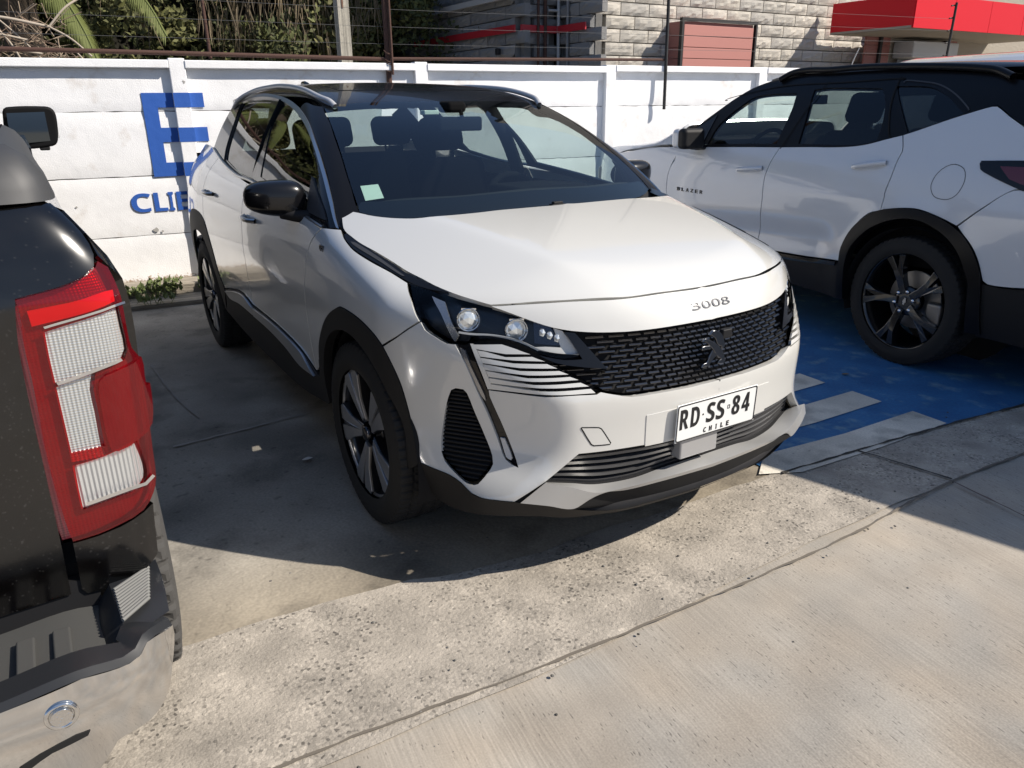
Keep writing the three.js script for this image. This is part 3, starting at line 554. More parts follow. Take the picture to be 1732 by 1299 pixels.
  const en = thing('shop_entrance', 'entrance with terracotta boards and a pale roller shutter box under the red canopy', 'entrance', [-5.55, 0, -10.4]);
  part('side_wall', box(.2, 4.4, 9, -.12, 2.2, -4.2), std([.34, .30, .24], { roughness: .9, bumpMap: stripBump, bumpScale: .004 }), en);
  for (let i = 0; i < 8; i++) part('board', rbox(.03, .135, .62, .004, .02, 1.40 + i * .14, .45), pd, en);
  for (let i = 0; i < 8; i++) part('board', rbox(.03, .135, .36, .004, .02, 1.40 + i * .14, -1.55), pd, en);
  part('post', box(.05, 1.2, .06, .05, 1.85, .42), S.blackSteel, en); part('post', box(.05, 1.2, .05, .05, 1.85, -1.38), S.blackSteel, en);
  part('shutter_box', rbox(.35, .24, 1.25, .02, .18, 2.25, -.62), std([.52, .53, .52], { roughness: .5 }), en);
  for (let i = 0; i < 6; i++) part('shutter_slat', box(.02, .07, 1.25, .10, 2.08 - i * .08, -.62), std([.10, .10, .10], { roughness: .5, metalness: .5 }), en);
}
// ---------- greenery behind the wall ----------
{
  const leafMat = (c, t = .25) => phy(c, { roughness: .75, side: THREE.DoubleSide, transmission: 0 });
  const g = new THREE.BufferGeometry(); g.setAttribute('position', new THREE.Float32BufferAttribute([0, 0, 0, .018, .03, .006, 0, .07, -.004, -.018, .03, .006], 3)); g.setAttribute('uv', new THREE.Float32BufferAttribute([0, 0, 1, .5, 0, 1, 0, .5], 2)); g.setIndex([0, 1, 2, 0, 2, 3]); g.computeVertexNormals();
  const N = 90000, im = new THREE.InstancedMesh(g, leafMat([.8, .8, .8]), N), o = new THREE.Object3D(), col = new THREE.Color();
  const clumps = []; for (let i = 0; i < 420; i++) { const z = rr(-3.7, 4.6), y = Math.pow(rnd(), .8) * 3.6 + .9; clumps.push([-9.0 + rr(-.5, .9) + .25 * Math.sin(z * 3) - .25 * (y - 2), y, z, rr(.18, .5), rnd()]); }
  for (let i = 0; i < N; i++) {
    const c = clumps[Math.floor(rnd() * clumps.length)], a = rr(0, 6.283), b = Math.acos(rr(-1, 1)), r = c[3] * Math.pow(rnd(), .4);
    o.position.set(c[0] + r * Math.sin(b) * Math.cos(a), c[1] + r * Math.cos(b) * .9, c[2] + r * Math.sin(b) * Math.sin(a)); o.rotation.set(rr(-1.6, 1.6), rr(0, 6.28), rr(-1, 1)); o.scale.setScalar(rr(.7, 1.8)); o.updateMatrix(); im.setMatrixAt(i, o.matrix);
    const k = rr(.5, 1.3) * (.6 + .7 * c[4]); col.setRGB(.085 * k + .04 * c[4] * k, .118 * k, .034 * k); im.setColorAt(i, col);
  }
  im.name = 'creeper_hedge'; im.castShadow = im.receiveShadow = true; tag(im, 'dense dark green creeper mass rising behind the left end of the wall', 'hedge'); im.userData.kind = 'stuff'; scene.add(im);
  // dark core so that no sky shows through it
  const core = thing('hedge_core', 'added dark bank in the shade inside the creeper mass', 'filler', [-10.2, 0, .4]);
  { const gg = new THREE.SphereGeometry(1, 40, 24), p = gg.attributes.position; for (let i = 0; i < p.count; i++) { const k = 1 + .14 * noise3(p.getX(i) * 3, p.getY(i) * 3, p.getZ(i) * 3); p.setXYZ(i, p.getX(i) * .95 * k, 1.6 + p.getY(i) * 3.3 * k, p.getZ(i) * 4.6 * k); } gg.computeVertexNormals(); part('filler', gg, std([.018, .017, .011], { roughness: 1 }), core); }
  // hanging dead fronds: strands
  const strand = new THREE.BufferGeometry(); strand.setAttribute('position', new THREE.Float32BufferAttribute([-.008, 0, 0, .008, 0, 0, .006, -.22, .015, -.006, -.22, .015, .0, -.42, .0], 3)); strand.setAttribute('uv', new THREE.Float32BufferAttribute([0, 0, 1, 0, 1, .5, 0, .5, .5, 1], 2)); strand.setIndex([0, 1, 2, 0, 2, 3, 3, 2, 4]); strand.computeVertexNormals();
  const spots = [[-8.15, 2.95, .28, .16], [-8.1, 2.9, -.62, .26], [-8.0, 3.1, -1.25, .2], [-8.05, 2.75, -1.62, .16], [-8.1, 3.3, .9, .3], [-7.95, 2.95, -2.35, .3], [-8.2, 3.4, -.2, .3], [-8.0, 3.5, -1.9, .35], [-8.2, 2.7, -.95, .15], [-8.1, 2.72, -2.05, .2]];
  spots.forEach(([x, y, z, r], k) => {
    const n = 95, m = new THREE.InstancedMesh(strand, leafMat([.8, .8, .8]), n);
    for (let i = 0; i < n; i++) { o.position.set(x + rr(-.22, .12), y + rr(-.45, .55), z + rr(-r, r)); o.rotation.set(rr(-.25, .25), rr(0, 6.28), rr(-.22, .22)); o.scale.set(rr(.5, 1.3), rr(.5, 1.35), 1); o.updateMatrix(); m.setMatrixAt(i, o.matrix); const t = rr(.45, 1.2); col.setRGB(.20 * t, .155 * t, .092 * t); m.setColorAt(i, col); }
    m.name = numbered('dead_frond_strands'); m.castShadow = true; tag(m, 'dry brown fronds hanging down the dark hedge behind the wall', 'dead fronds', 'dry fronds hanging in the hedge'); m.userData.kind = 'stuff'; scene.add(m);
  });
  // palm with two long fronds reaching into view
  const palm = thing('palm_tree', 'green feather palm leaning over the wall at the upper left', 'palm', [-8.3, 0, 1.5]);
  part('trunk', new THREE.CylinderGeometry(.18, .24, 3.2, 14).translate(0, 1.6, 0), std([.09, .07, .05], { roughness: 1 }), palm);
  const pmat = leafMat([.115, .135, .032]);
  const frond = (pts, L, droop) => {
    const c = new THREE.CatmullRomCurve3(pts.map(p => V(...p))), l = [new THREE.TubeGeometry(c, 30, .012, 5)], n = 74;
    for (let i = 4; i < n; i++) for (const s of [-1, 1]) {
      const t = i / n, p = c.getPointAt(t), d = c.getTangentAt(t), side = d.clone().cross(V(0, 1, 0)).normalize().multiplyScalar(s), len = L * (.35 + .65 * Math.sin(Math.PI * Math.min(1, t * .9 + .12))) * rr(.85, 1.1);
      const dir = side.multiplyScalar(.75).addScaledVector(d, .75).add(V(0, -droop, 0)).normalize(), q = p.clone().addScaledVector(dir, len * .55), e = p.clone().addScaledVector(dir, len).add(V(0, -len * .25 * droop, 0)), w = d.clone().multiplyScalar(.011), g2 = new THREE.BufferGeometry();
      g2.setAttribute('position', new THREE.Float32BufferAttribute([...p.clone().sub(w).toArray(), ...p.clone().add(w).toArray(), ...q.clone().add(w).toArray(), ...q.clone().sub(w).toArray(), ...e.toArray()], 3)); g2.setAttribute('uv', new THREE.Float32BufferAttribute([0, 0, 1, 0, 1, .5, 0, .5, .5, 1], 2)); g2.setIndex([0, 1, 2, 0, 2, 3, 3, 2, 4]); g2.computeVertexNormals(); l.push(g2);
    }
    part('frond', merge(l), pmat, palm);
  };
  frond([[0, 3.1, 0], [.35, 3.05, -.15], [.85, 2.72, -.35], [1.15, 2.28, -.52], [1.25, 1.95, -.60]], .40, .55);
  frond([[0, 3.15, 0], [.4, 3.2, -.45], [.9, 2.95, -.85], [1.25, 2.55, -1.15], [1.4, 2.2, -1.28]], .40, .6);
  frond([[0, 3.1, 0], [.3, 3.3, .3], [.6, 3.2, .9], [.9, 2.8, 1.4]], .32, .5);
  frond([[0, 3.2, 0], [.5, 3.5, -.9], [.9, 3.4, -1.7], [1.1, 3.0, -2.3]], .32, .6);
  frond([[0, 3.1, 0], [.3, 3.1, .1], [.62, 2.85, .25], [.8, 2.5, .38]], .26, .5);
  // heap of cut dry branches
  const heap = thing('branch_heap', 'heap of dry cut branches above the wall at the upper left corner', 'branches', [-6.9, 1.9, 1.6]);
  const tw = [std([.30, .235, .17], { roughness: .9 }), std([.20, .14, .10], { roughness: .9 }), std([.40, .34, .27], { roughness: .9 })];
  for (const [a, b, r] of [[[.1, .42, .5], [.15, .34, -.30], .014], [[.15, .34, -.30], [.2, .08, -.62], .010], [[.15, .34, -.30], [.1, .62, -.62], .011], [[.05, .14, .6], [.1, .1, -.2], .010], [[.1, -.02, .5], [.1, -.16, -.1], .010], [[.2, -.28, .08], [.18, .02, -.04], .013], [[.1, .02, -.02], [.1, .3, .12], .010], [[.1, .25, .4], [.1, .22, -.1], .010], [[0, .5, .2], [.1, -.1, -.3], .008], [[.1, .12, -.5], [.1, -.12, -.62], .008]]) part('branch', tube([a, [(a[0] + b[0]) / 2 + .02, (a[1] + b[1]) / 2 + .03, (a[2] + b[2]) / 2], b], r, 12, 6), tw[2], heap);
  const bits = [[], []]; for (let i = 0; i < 420; i++) { const p = [rr(-.35, .15), rr(-.25, .45) , rr(-.45, .9)], d = V(rr(-.4, .4), rr(-.7, .7), rr(-1, 1)).normalize().multiplyScalar(rr(.06, .3)); bits[i % 2].push(rod(p, [p[0] + d.x, p[1] + d.y, p[2] + d.z], rr(.002, .006), 4)); }
  bits.forEach((l, i) => { part('twigs', merge(l), tw[i], heap).userData.kind = 'stuff'; });
  // concrete pole
  const cp = thing('concrete_pole', 'square grey concrete pole standing in front of the dark hedge', 'pole', [-6.46, 0, -1.564]);
  part('pole', box(.13, 6, .13, 0, 3, 0), std(0xffffff, { map: floorColour, color: lin(1.7, 1.65, 1.5), roughness: .9, bumpMap: stripBump, bumpScale: .003 }), cp);
  part('stain', box(.012, .22, .018, .066, 2.62, .01), std([.16, .09, .06], { roughness: .9 }), cp);
  // weeds on the kerb
  const wm = leafMat([.13, .165, .055]);
  const weed = (a, z, n, r, h, label) => {
    const l = []; for (let i = 0; i < n; i++) { const f = g.clone(), s = rr(.4, 1.0); f.scale(s, s, s); f.rotateX(rr(-1.2, 1.2)); f.rotateY(rr(0, 6.28)); f.translate(rr(-r, r), Math.pow(rnd(), 1.4) * h, rr(-.05, .06)); l.push(f); }
    const p = onWall(a, .06, z), w = thing('weed_clump', label, 'weeds', p, 1.479); part('leaves', merge(l), wm, w);
    const st = []; for (let i = 0; i < 9; i++) { const x = rr(-r, r) * .8; st.push(rod([x, -.03, 0], [x + rr(-.04, .04), h * rr(.4, .9), rr(-.03, .03)], .002, 4)); } part('stems', merge(st), wm, w);
  };
  weed(-.36, .31, 150, .13, .10, 'bushiest green weed clump on the kerb below the word CLIE');
  weed(-.62, .32, 90, .11, .055, 'low green weed clump on the kerb nearest the black pickup');
  weed(-.02, .32, 90, .08, .07, 'green weed clump on the kerb beside the rear wheel of the crossover');
  weed(-.45, .60, 60, .14, .02, 'flat weeds in the crack at the foot of the ledge');
}

// unseen tall van added outside the picture to cast shade on the reserved bay
{
  const v = thing('shade_van', 'plain white van added outside the picture at the right to cast shade', 'van', [1.35, 0, -2.22], .26);
  const o = outline('0,.3* .0,1.3 .06,1.8 .25,1.9* 5.2,1.9* 5.3,.3*', .1); part('body', new THREE.ExtrudeGeometry(new THREE.Shape(o), { depth: 1.9, bevelEnabled: true, bevelSize: .05, bevelThickness: .08, bevelSegments: 3 }).translate(0, 0, -2.0), std([.75, .75, .75], { roughness: .4 }), v);
  for (const x of [.9, 4.3]) for (const z of [-.15, -1.85]) part('wheel', new THREE.CylinderGeometry(.34, .34, .24, 28).rotateX(Math.PI / 2).translate(x, .34, z), S.blackSteel, v);
}

// grit, pebbles and litter lying about
{
  const g = new THREE.IcosahedronGeometry(.006, 0), p = g.attributes.position; for (let i = 0; i < p.count; i++) p.setY(i, p.getY(i) * .6);
  const n = 260, im = new THREE.InstancedMesh(g, std([.8, .8, .8], { roughness: .95 }), n), o = new THREE.Object3D(), c = new THREE.Color();
  for (let i = 0; i < n; i++) { const near = i < 120; o.position.set(near ? rr(.6, 1.15) : rr(-3.5, 2.2), near ? .003 : -.004, near ? rr(-2, 1.5) : rr(-1.6, 1.9)); o.rotation.set(0, rr(0, 6), 0); { const q = Math.pow(rnd(), 2.2); o.scale.set(.2 + q * rr(.7, 1), .2 + q * .6, .2 + q * rr(.7, 1)); }; o.updateMatrix(); im.setMatrixAt(i, o.matrix); const t = rr(.03, .35); im.setColorAt(i, c.setRGB(t * 1.05, t, t * .9)); }
  im.name = 'loose_grit'; im.castShadow = im.receiveShadow = true; tag(im, 'loose grit and pebbles scattered over the concrete', 'grit'); im.userData.kind = 'stuff'; scene.add(im);
  const lf = new THREE.Shape(outline('0,0* .014,.012 .03,.014 .05,.0* .03,-.012 .014,-.01', .004));
  const leaf = (x, z, t, col, label) => { const q = new THREE.ShapeGeometry(lf).rotateX(-Math.PI / 2), a = q.attributes.position; for (let i = 0; i < a.count; i++) a.setY(i, .004 + 6 * a.getZ(i) ** 2 + .15 * a.getX(i)); q.computeVertexNormals(); const m = tag(part('dry_leaf', q, std(col, { roughness: .9 }), scene), label, 'leaf'); m.position.set(x, .002, z); m.rotation.y = t; };
  leaf(-.04, -2.02, .4, [.16, .13, .09], 'dry brown leaf lying on the blue paint near the black wheel');
  leaf(-.62, .96, 1.2, [.62, .6, .55], 'small pale scrap lying on the dark floor left of the front wheel');
}

// a tyre: x across, axle along z; grooves and shoulder blocks are in the mesh
function tyre(R, W, rim, blocks, rugged = 0) {
  const N = blocks * 6, prof = [], hw = W / 2;
  for (let i = 0; i <= 6; i++) { const t = i / 6; prof.push([rim + (R - .028 - rim) * t, hw * (.80 + .2 * Math.sin(Math.PI * (.18 + .62 * t))), 0]); }   // side wall
  for (let i = 1; i <= 3; i++) { const a = i / 3 * Math.PI / 2; prof.push([R - .028 + .024 * Math.sin(a), hw * (.92 - .10 * (1 - Math.cos(a))), 1]); }
  for (let i = 1; i < 18; i++) { const z = hw * .82 * (1 - i / 9); prof.push([R - .004 + .004 * Math.cos(z / hw * 1.5), z, 2]); }
  const half = prof.slice(0, 10); for (let i = 9; i >= 0; i--) prof.push([half[i][0], -half[i][1], half[i][2]]);
  const pos = [], uv = [], idx = [], m = prof.length;
  for (let j = 0; j <= N; j++) for (let i = 0; i < m; i++) {
    let [r, z, k] = prof[i]; const ph = (j % N) / 6 + (z > 0 ? .0 : .5), cut = (ph % 1) < .2, rel = z / hw;
    const ring = k === 2 && (Math.abs(Math.abs(rel) - .46) < .05 || Math.abs(rel) < .05);
    if (ring) r -= .007; else if (k === 2 && cut && Math.abs(rel) > .12) r -= .005; else if (k === 1 && cut) r -= .005 + rugged;
    else if (k === 2 && rugged && ((ph + .5) % 1) < .2 && Math.abs(rel) > .2) r -= .006;
    const a = j / N * 2 * Math.PI; pos.push(r * Math.cos(a), r * Math.sin(a), z); uv.push(j / N, i / m);
  }
  for (let j = 0; j < N; j++) for (let i = 0; i < m - 1; i++) { const k = j * m + i; idx.push(k, k + 1, k + m, k + 1, k + m + 1, k + m); }
  let g = new THREE.BufferGeometry(); g.setAttribute('position', new THREE.Float32BufferAttribute(pos, 3)); g.setAttribute('uv', new THREE.Float32BufferAttribute(uv, 2)); g.setIndex(idx);
  return toCreasedNormals(g, .6);
}
const lathe = (pts, n = 72) => new THREE.LatheGeometry(pts.map(p => new THREE.Vector2(p[0], p[1])), n).rotateX(Math.PI / 2);    // profile: radius, along axle
const blade = (pts, depth, bevel = .003) => { const g = new THREE.ExtrudeGeometry(new THREE.Shape(pts.map(p => new THREE.Vector2(p[0], p[1]))), { depth, bevelEnabled: true, bevelSize: bevel, bevelThickness: bevel, bevelSegments: 2, curveSegments: 4 }); return g; };

// ---------- white crossover ----------
const XT = {
  hood: ['top', '0.038,0* 0.043,0.053 0.033,0.226 0.026,0.308 0.024,0.391 0.006,0.511 -0.031,0.588 -0.106,0.647 -0.205,0.698 -0.289,0.727 -0.384,0.763* -0.238,0.813 -0.19,0.818* -0.087,0.813 0.022,0.797 0.132,0.782 0.225,0.77 0.292,0.755 0.36,0.741 0.451,0.711 0.523,0.671 0.551,0.651* 0.604,0.582 0.685,0.45 0.746,0.301 0.767,0.157 0.774,0.036 0.772,0*'],
  nose: ['front', '0,0.928* 0.036,0.927 0.157,0.929 0.301,0.927 0.45,0.927 0.582,0.919 0.651,0.912* 0.631,0.903 0.595,0.887 0.555,0.869 0.519,0.856 0.474,0.846 0.404,0.838 0.315,0.834 0.281,0.834 0.147,0.835 0,0.835*'],
  fender_vent: ['side', '-0.191,1.047* -0.186,1.05* 0.022,1.012 0.132,0.992 0.228,0.972 0.423,0.939* 0.361,0.942 0.305,0.949 0.275,0.954* 0.177,0.972 0.073,0.99 -0.061,1.013 -0.119,1.026 -0.162,1.037'],
  fender_vent_slot: ['side', '-0.118,1.032* -0.094,1.031 0.063,1.003 0.233,0.968* 0.242,0.965* 0.225,0.967 0.081,0.995 -0.094,1.026'],
  headlight: ['obl', '0.362,0.953* 0.334,0.949 0.282,0.942 0.211,0.938 0.268,0.948 0.184,0.933 0.104,0.918 0.07,0.912 0.037,0.902 -0.02,0.886 -0.075,0.869 -0.122,0.854 -0.149,0.845 -0.173,0.816 -0.205,0.772* -0.161,0.768 -0.108,0.776 -0.081,0.783 -0.05,0.797 -0.018,0.811 0.029,0.819 0.085,0.821 0.123,0.816* 0.124,0.806* 0.14,0.799 0.165,0.799* 0.199,0.804 0.233,0.819 0.268,0.839 0.292,0.867 0.322,0.91 0.35,0.941'],
  light_chevron: ['obl', '-0.122,0.853* -0.149,0.844* -0.173,0.815 -0.204,0.773* -0.19,0.775 -0.123,0.783 -0.081,0.79 -0.057,0.798* -0.103,0.8 -0.148,0.797*'],
  light_reflector: ['obl', '-0.06,0.868* -0.11,0.855* -0.146,0.8* -0.11,0.802 -0.068,0.807*'],
  light_bar: ['obl', '0.269,0.924* 0.219,0.913* 0.164,0.823* 0.174,0.805* 0.187,0.822 0.225,0.883'],
  light_edge: ['obl', '0.162,0.835* 0.126,0.832 0.054,0.831 -0.006,0.822 -0.049,0.808 -0.084,0.792*'],
  drl: ['obl', '0.165,0.799* 0.14,0.798 0.124,0.807* 0.123,0.814* 0.112,0.766 0.088,0.699 0.065,0.641 0.03,0.555 -0.001,0.482 -0.029,0.422* 0.013,0.44 0.042,0.503 0.073,0.583 0.102,0.653 0.138,0.748 0.168,0.799'],
  drl_strip: ['obl', '0.157,0.79* 0.139,0.783* 0.114,0.718 0.081,0.639 0.079,0.622* 0.094,0.642 0.127,0.722'],
  drl_tip: ['obl', '0.034,0.503* 0.02,0.502* -0.007,0.445 -0.004,0.438* 0.012,0.445'],
  fog_vent: ['obl', '0.19,0.646 0.175,0.654 0.151,0.653 0.14,0.642 0.117,0.577 0.086,0.502 0.06,0.444 0.055,0.42 0.061,0.406 0.097,0.36 0.113,0.354 0.136,0.356 0.179,0.379 0.218,0.407 0.23,0.43 0.232,0.477 0.222,0.54 0.21,0.593'],
  bumper: ['obl', '0.435,0.757* 0.373,0.8 0.33,0.831 0.285,0.86* 0.269,0.837 0.236,0.82 0.199,0.803 0.165,0.799* 0.168,0.799* 0.138,0.748 0.102,0.653 0.073,0.583 0.042,0.503 0.013,0.44 -0.029,0.422* -0.001,0.482 0.03,0.555 0.065,0.641 0.068,0.664* -0.031,0.663* -0.112,0.662* -0.187,0.666 -0.261,0.664* -0.272,0.67* -0.316,0.658 -0.366,0.646 -0.415,0.646 -0.485,0.647 -0.567,0.647 -0.623,0.647* -0.626,0.64* -0.626,0.632* -0.626,0.624* -0.625,0.617* -0.625,0.609* -0.625,0.601* -0.624,0.594* -0.624,0.586* -0.623,0.578* -0.623,0.571* -0.623,0.563* -0.622,0.555* -0.622,0.547* -0.621,0.54* -0.621,0.532* -0.621,0.524* -0.62,0.517* -0.62,0.509* -0.62,0.501* -0.619,0.494* -0.619,0.486* -0.619,0.478* -0.619,0.471* -0.617,0.463* -0.554,0.467 -0.485,0.47 -0.434,0.471 -0.393,0.472 -0.293,0.472 -0.216,0.473* -0.209,0.467 -0.145,0.409 -0.118,0.386* -0.028,0.323* 0.032,0.321 0.082,0.319 0.117,0.327 0.153,0.35 0.196,0.366 0.264,0.375 0.308,0.379* 0.324,0.422 0.342,0.496 0.36,0.586 0.378,0.652 0.411,0.719'],
  gills: ['obl', '0.122,0.807* 0.029,0.817 -0.018,0.81 -0.05,0.796 -0.081,0.782 -0.108,0.774* -0.152,0.736 -0.21,0.704 -0.271,0.671* -0.261,0.665* -0.187,0.667 -0.112,0.664* -0.031,0.664 0.069,0.665*'],
  gap_0: ['obl', '0.101,0.79* 0.011,0.779* -0.064,0.781* -0.068,0.777* 0.012,0.774* 0.077,0.786'],
  gap_1: ['obl', '0.09,0.769* -0.013,0.762* -0.109,0.761* -0.113,0.757* -0.013,0.756* 0.066,0.766'],
  gap_2: ['obl', '0.082,0.75* -0.036,0.741* -0.146,0.741* -0.15,0.736* -0.036,0.736* 0.057,0.747'],
  gap_3: ['obl', '0.074,0.73* -0.059,0.721* -0.179,0.723* -0.182,0.719* -0.058,0.715* 0.049,0.726'],
  gap_4: ['obl', '0.064,0.708* -0.075,0.703* -0.21,0.706* -0.213,0.701* -0.075,0.697* 0.039,0.705'],
  gap_5: ['obl', '0.059,0.687* -0.096,0.685* -0.241,0.687* -0.244,0.682* -0.095,0.679* 0.034,0.684'],
  fin_0: ['obl', '0.12,0.804* 0.025,0.809* -0.019,0.797* -0.06,0.782* -0.064,0.782* 0.011,0.78* 0.101,0.79*'],
  fin_1: ['obl', '0.1,0.788* 0.075,0.786* 0.012,0.773* -0.068,0.776* -0.108,0.762* -0.013,0.763* 0.09,0.769*'],
  fin_2: ['obl', '0.089,0.767* 0.064,0.765* -0.013,0.756* -0.113,0.756* -0.145,0.742* -0.036,0.742* 0.082,0.75*'],
  fin_3: ['obl', '0.08,0.748* 0.055,0.746* -0.036,0.735* -0.15,0.736* -0.178,0.724* -0.059,0.722* 0.074,0.73*'],
  fin_4: ['obl', '0.072,0.728* 0.047,0.726* -0.058,0.715* -0.182,0.718* -0.208,0.707* -0.075,0.704* 0.064,0.708*'],
  fin_5: ['obl', '0.063,0.705* 0.037,0.704* -0.075,0.696* -0.213,0.7* -0.239,0.687* -0.096,0.686* 0.059,0.687*'],
  fin_6: ['obl', '0.058,0.685* 0.032,0.684* -0.095,0.678* -0.244,0.681* -0.259,0.667* -0.11,0.667* 0.069,0.666*'],
  fin_root: ['obl', '0.122,0.806* 0.114,0.806* 0.101,0.789* 0.09,0.768* 0.081,0.749* 0.073,0.729* 0.064,0.706* 0.058,0.686* 0.052,0.667* 0.068,0.666* 0.09,0.732'],
  grille: ['front', '0.495,0.847* 0.519,0.856 0.474,0.846 0.404,0.838 0.315,0.834 0.281,0.834 0.147,0.835 0,0.835* 0,0.647* 0.08,0.647 0.185,0.647 0.269,0.646 0.325,0.646 0.378,0.658 0.422,0.67* 0.422,0.671* 0.474,0.705 0.499,0.724 0.528,0.742 0.553,0.762 0.572,0.78* 0.551,0.775 0.505,0.767 0.462,0.771*'],
  grille_frame: ['front', '0.492,0.845* 0.465,0.841* 0.43,0.79 0.39,0.733* 0.456,0.742 0.531,0.758 0.569,0.78* 0.551,0.775 0.506,0.765 0.456,0.765*'],
  plate_holder: ['front', '0.238,0.581* 0.113,0.584 -0.033,0.589 -0.276,0.576* -0.283,0.482 -0.272,0.469* 0.024,0.474 0.241,0.472*'],
  tow_cover: ['front', '0.483,0.562 0.481,0.562* 0.429,0.556 0.421,0.551 0.389,0.499* 0.391,0.495 0.442,0.497* 0.45,0.502 0.479,0.554'],
  sensor_box: ['front', '0.144,0.464* 0.113,0.465* -0.034,0.465* -0.022,0.393* 0.113,0.392* 0.137,0.402*'],
  lower_grille: ['front', '0.486,0.473* 0.403,0.472 0.29,0.472 0.178,0.47 0.089,0.467 0,0.463* 0,0.384* 0.084,0.385 0.2,0.377 0.31,0.362 0.436,0.362 0.582,0.387*'],
  plate_holder_half: ['front', '0,0.592* 0.276,0.576* 0.272,0.469* 0,0.474*'],
  // 3-D curves
  lower_top: ['xyz', '0.792,0.473,0.486 0.818,0.472,0.403 0.845,0.472,0.29 0.864,0.47,0.178 0.872,0.467,0.089 0.873,0.463,0'],
  shelf_back: ['xyz', '0.725,0.37,0.563 0.753,0.357,0.484 0.775,0.342,0.412 0.805,0.34,0.282 0.823,0.355,0.168 0.832,0.361,0.047 0.831,0.359,0'],
  lip_edge: ['xyz', '0.773,0.398,0.599 0.806,0.376,0.523 0.831,0.346,0.443 0.856,0.347,0.347 0.877,0.354,0.239 0.892,0.358,0.105 0.894,0.356,0'],
  lip_low: ['xyz', '0.736,0.332,0.665 0.775,0.318,0.59 0.802,0.296,0.507 0.826,0.338,0.438 0.85,0.335,0.341 0.871,0.34,0.232 0.885,0.343,0.098 0.886,0.34,0'],
  lip_left: ['xyz', '0.767,0.394,0.595 0.751,0.369,0.631 0.733,0.344,0.663'],
  skid_top: ['xyz', '0.774,0.275,0.485 0.798,0.265,0.393 0.81,0.273,0.347 0.826,0.273,0.261 0.843,0.273,0.127 0.846,0.271,0'],
  skid_low: ['xyz', '0.769,0.272,0.491 0.79,0.252,0.407 0.808,0.24,0.316 0.829,0.243,0.187 0.839,0.244,0.043 0.838,0.243,0'],
  skirt_top: ['xyz', '0.409,0.382,0.843 0.453,0.377,0.824 0.516,0.368,0.792 0.558,0.352,0.773 0.595,0.329,0.758 0.626,0.321,0.741 0.667,0.323,0.711 0.711,0.324,0.669 0.759,0.306,0.579 0.784,0.284,0.502 0.805,0.262,0.419 0.824,0.251,0.329 0.845,0.254,0.203 0.857,0.256,0.062 0.857,0.255,0'],
  skirt_low: ['xyz', '0.387,0.247,0.799 0.454,0.228,0.777 0.556,0.234,0.74 0.635,0.249,0.694 0.688,0.254,0.634 0.714,0.251,0.587 0.744,0.231,0.489 0.769,0.223,0.39 0.788,0.218,0.298 0.807,0.22,0.166 0.815,0.219,0.017 0.814,0.218,0'],
  doorLine: ['xyz', '-1.543,1.079,0.861 -1.498,1.006,0.885 -1.453,0.885,0.907 -1.45,0.852,0.911 -1.418,0.769,0.916 -1.414,0.673,0.915 -1.454,0.522,0.906'],
  rearArchOuter: ['xyz', '-2.319,0.821,0.913 -2.234,0.688,0.914 -2.171,0.569,0.909 -2.106,0.49,0.903'],
  frontArchOuter: ['xyz', '-0.39,0.525,0.902 -0.328,0.637,0.91 -0.214,0.744,0.913 -0.074,0.811,0.913 -0.034,0.82,0.912 0.112,0.813,0.908 0.236,0.785,0.902 0.277,0.758,0.895 0.304,0.719,0.885 0.333,0.652,0.868 0.347,0.586,0.856 0.361,0.496,0.844 0.405,0.379,0.841'],
  frontArchInner: ['xyz', '-0.334,0.538,0.903 -0.271,0.612,0.909 -0.18,0.684,0.913 -0.062,0.734,0.914 0.072,0.755,0.911'],
  sillTop: ['xyz', '-2.084,0.495,0.903 -1.779,0.55,0.908 -1.579,0.57,0.91 -1.407,0.54,0.907 -1.078,0.543,0.907 -0.833,0.528,0.902 -0.635,0.502,0.898 -0.487,0.458,0.894 -0.433,0.443,0.893'],
  trimLow: ['xyz', '-2.028,0.481,0.902 -1.888,0.469,0.901 -1.639,0.502,0.904 -1.471,0.489,0.903 -1.113,0.493,0.903 -0.874,0.465,0.897 -0.784,0.423,0.891 -0.65,0.422,0.89 -0.519,0.423,0.89'],
  cladLow: ['xyz', '-2.16,0.354,0.886 -1.765,0.377,0.89 -1.34,0.351,0.886 -0.807,0.343,0.881 -0.398,0.344,0.88'],
  belt: ['xyz', '-2.673,1.244,0.743 -2.148,1.184,0.796 -1.74,1.148,0.824 -1.452,1.14,0.83 -0.31,1.064,0.832 -0.205,1.05,0.823'],
  handles: ['xyz', '-2.255,1.02,0.88 -1.299,0.979,0.891'],
  gt: ['xyz', '-0.254,0.994,0.883'],
  fuel: ['xyz', '-2.879,1.11,0.832 -2.549,0.961,0.893'],
  // upper
  windscreen: ['ws', '0,1.784* 0.138,1.786 0.327,1.795 0.493,1.795 0.582,1.79* 0.624,1.617 0.66,1.447 0.698,1.251 0.717,1.108* 0.673,1.08 0.595,1.051 0.51,1.035 0.42,1.026 0.293,1.018 0.207,1.017 0.119,1.015 0,1.014*'],
  a_pillar: ['side', '-1.011,1.483* -0.805,1.403 -0.622,1.311 -0.432,1.196 -0.303,1.105* -0.259,1.041* -0.282,1.055* -0.403,1.148 -0.559,1.245 -0.744,1.337 -0.978,1.425 -1.187,1.476'],
  chrome: ['side', '-0.28,1.055* -0.4,1.148 -0.556,1.245 -0.741,1.337 -0.97,1.425 -1.267,1.493 -1.622,1.534 -2.08,1.556 -2.399,1.549 -2.577,1.532 -2.601,1.513* -2.554,1.505* -2.481,1.523 -2.306,1.534 -1.982,1.538 -1.607,1.519 -1.284,1.477 -0.997,1.413 -0.758,1.331 -0.566,1.239 -0.407,1.143 -0.292,1.059*'],
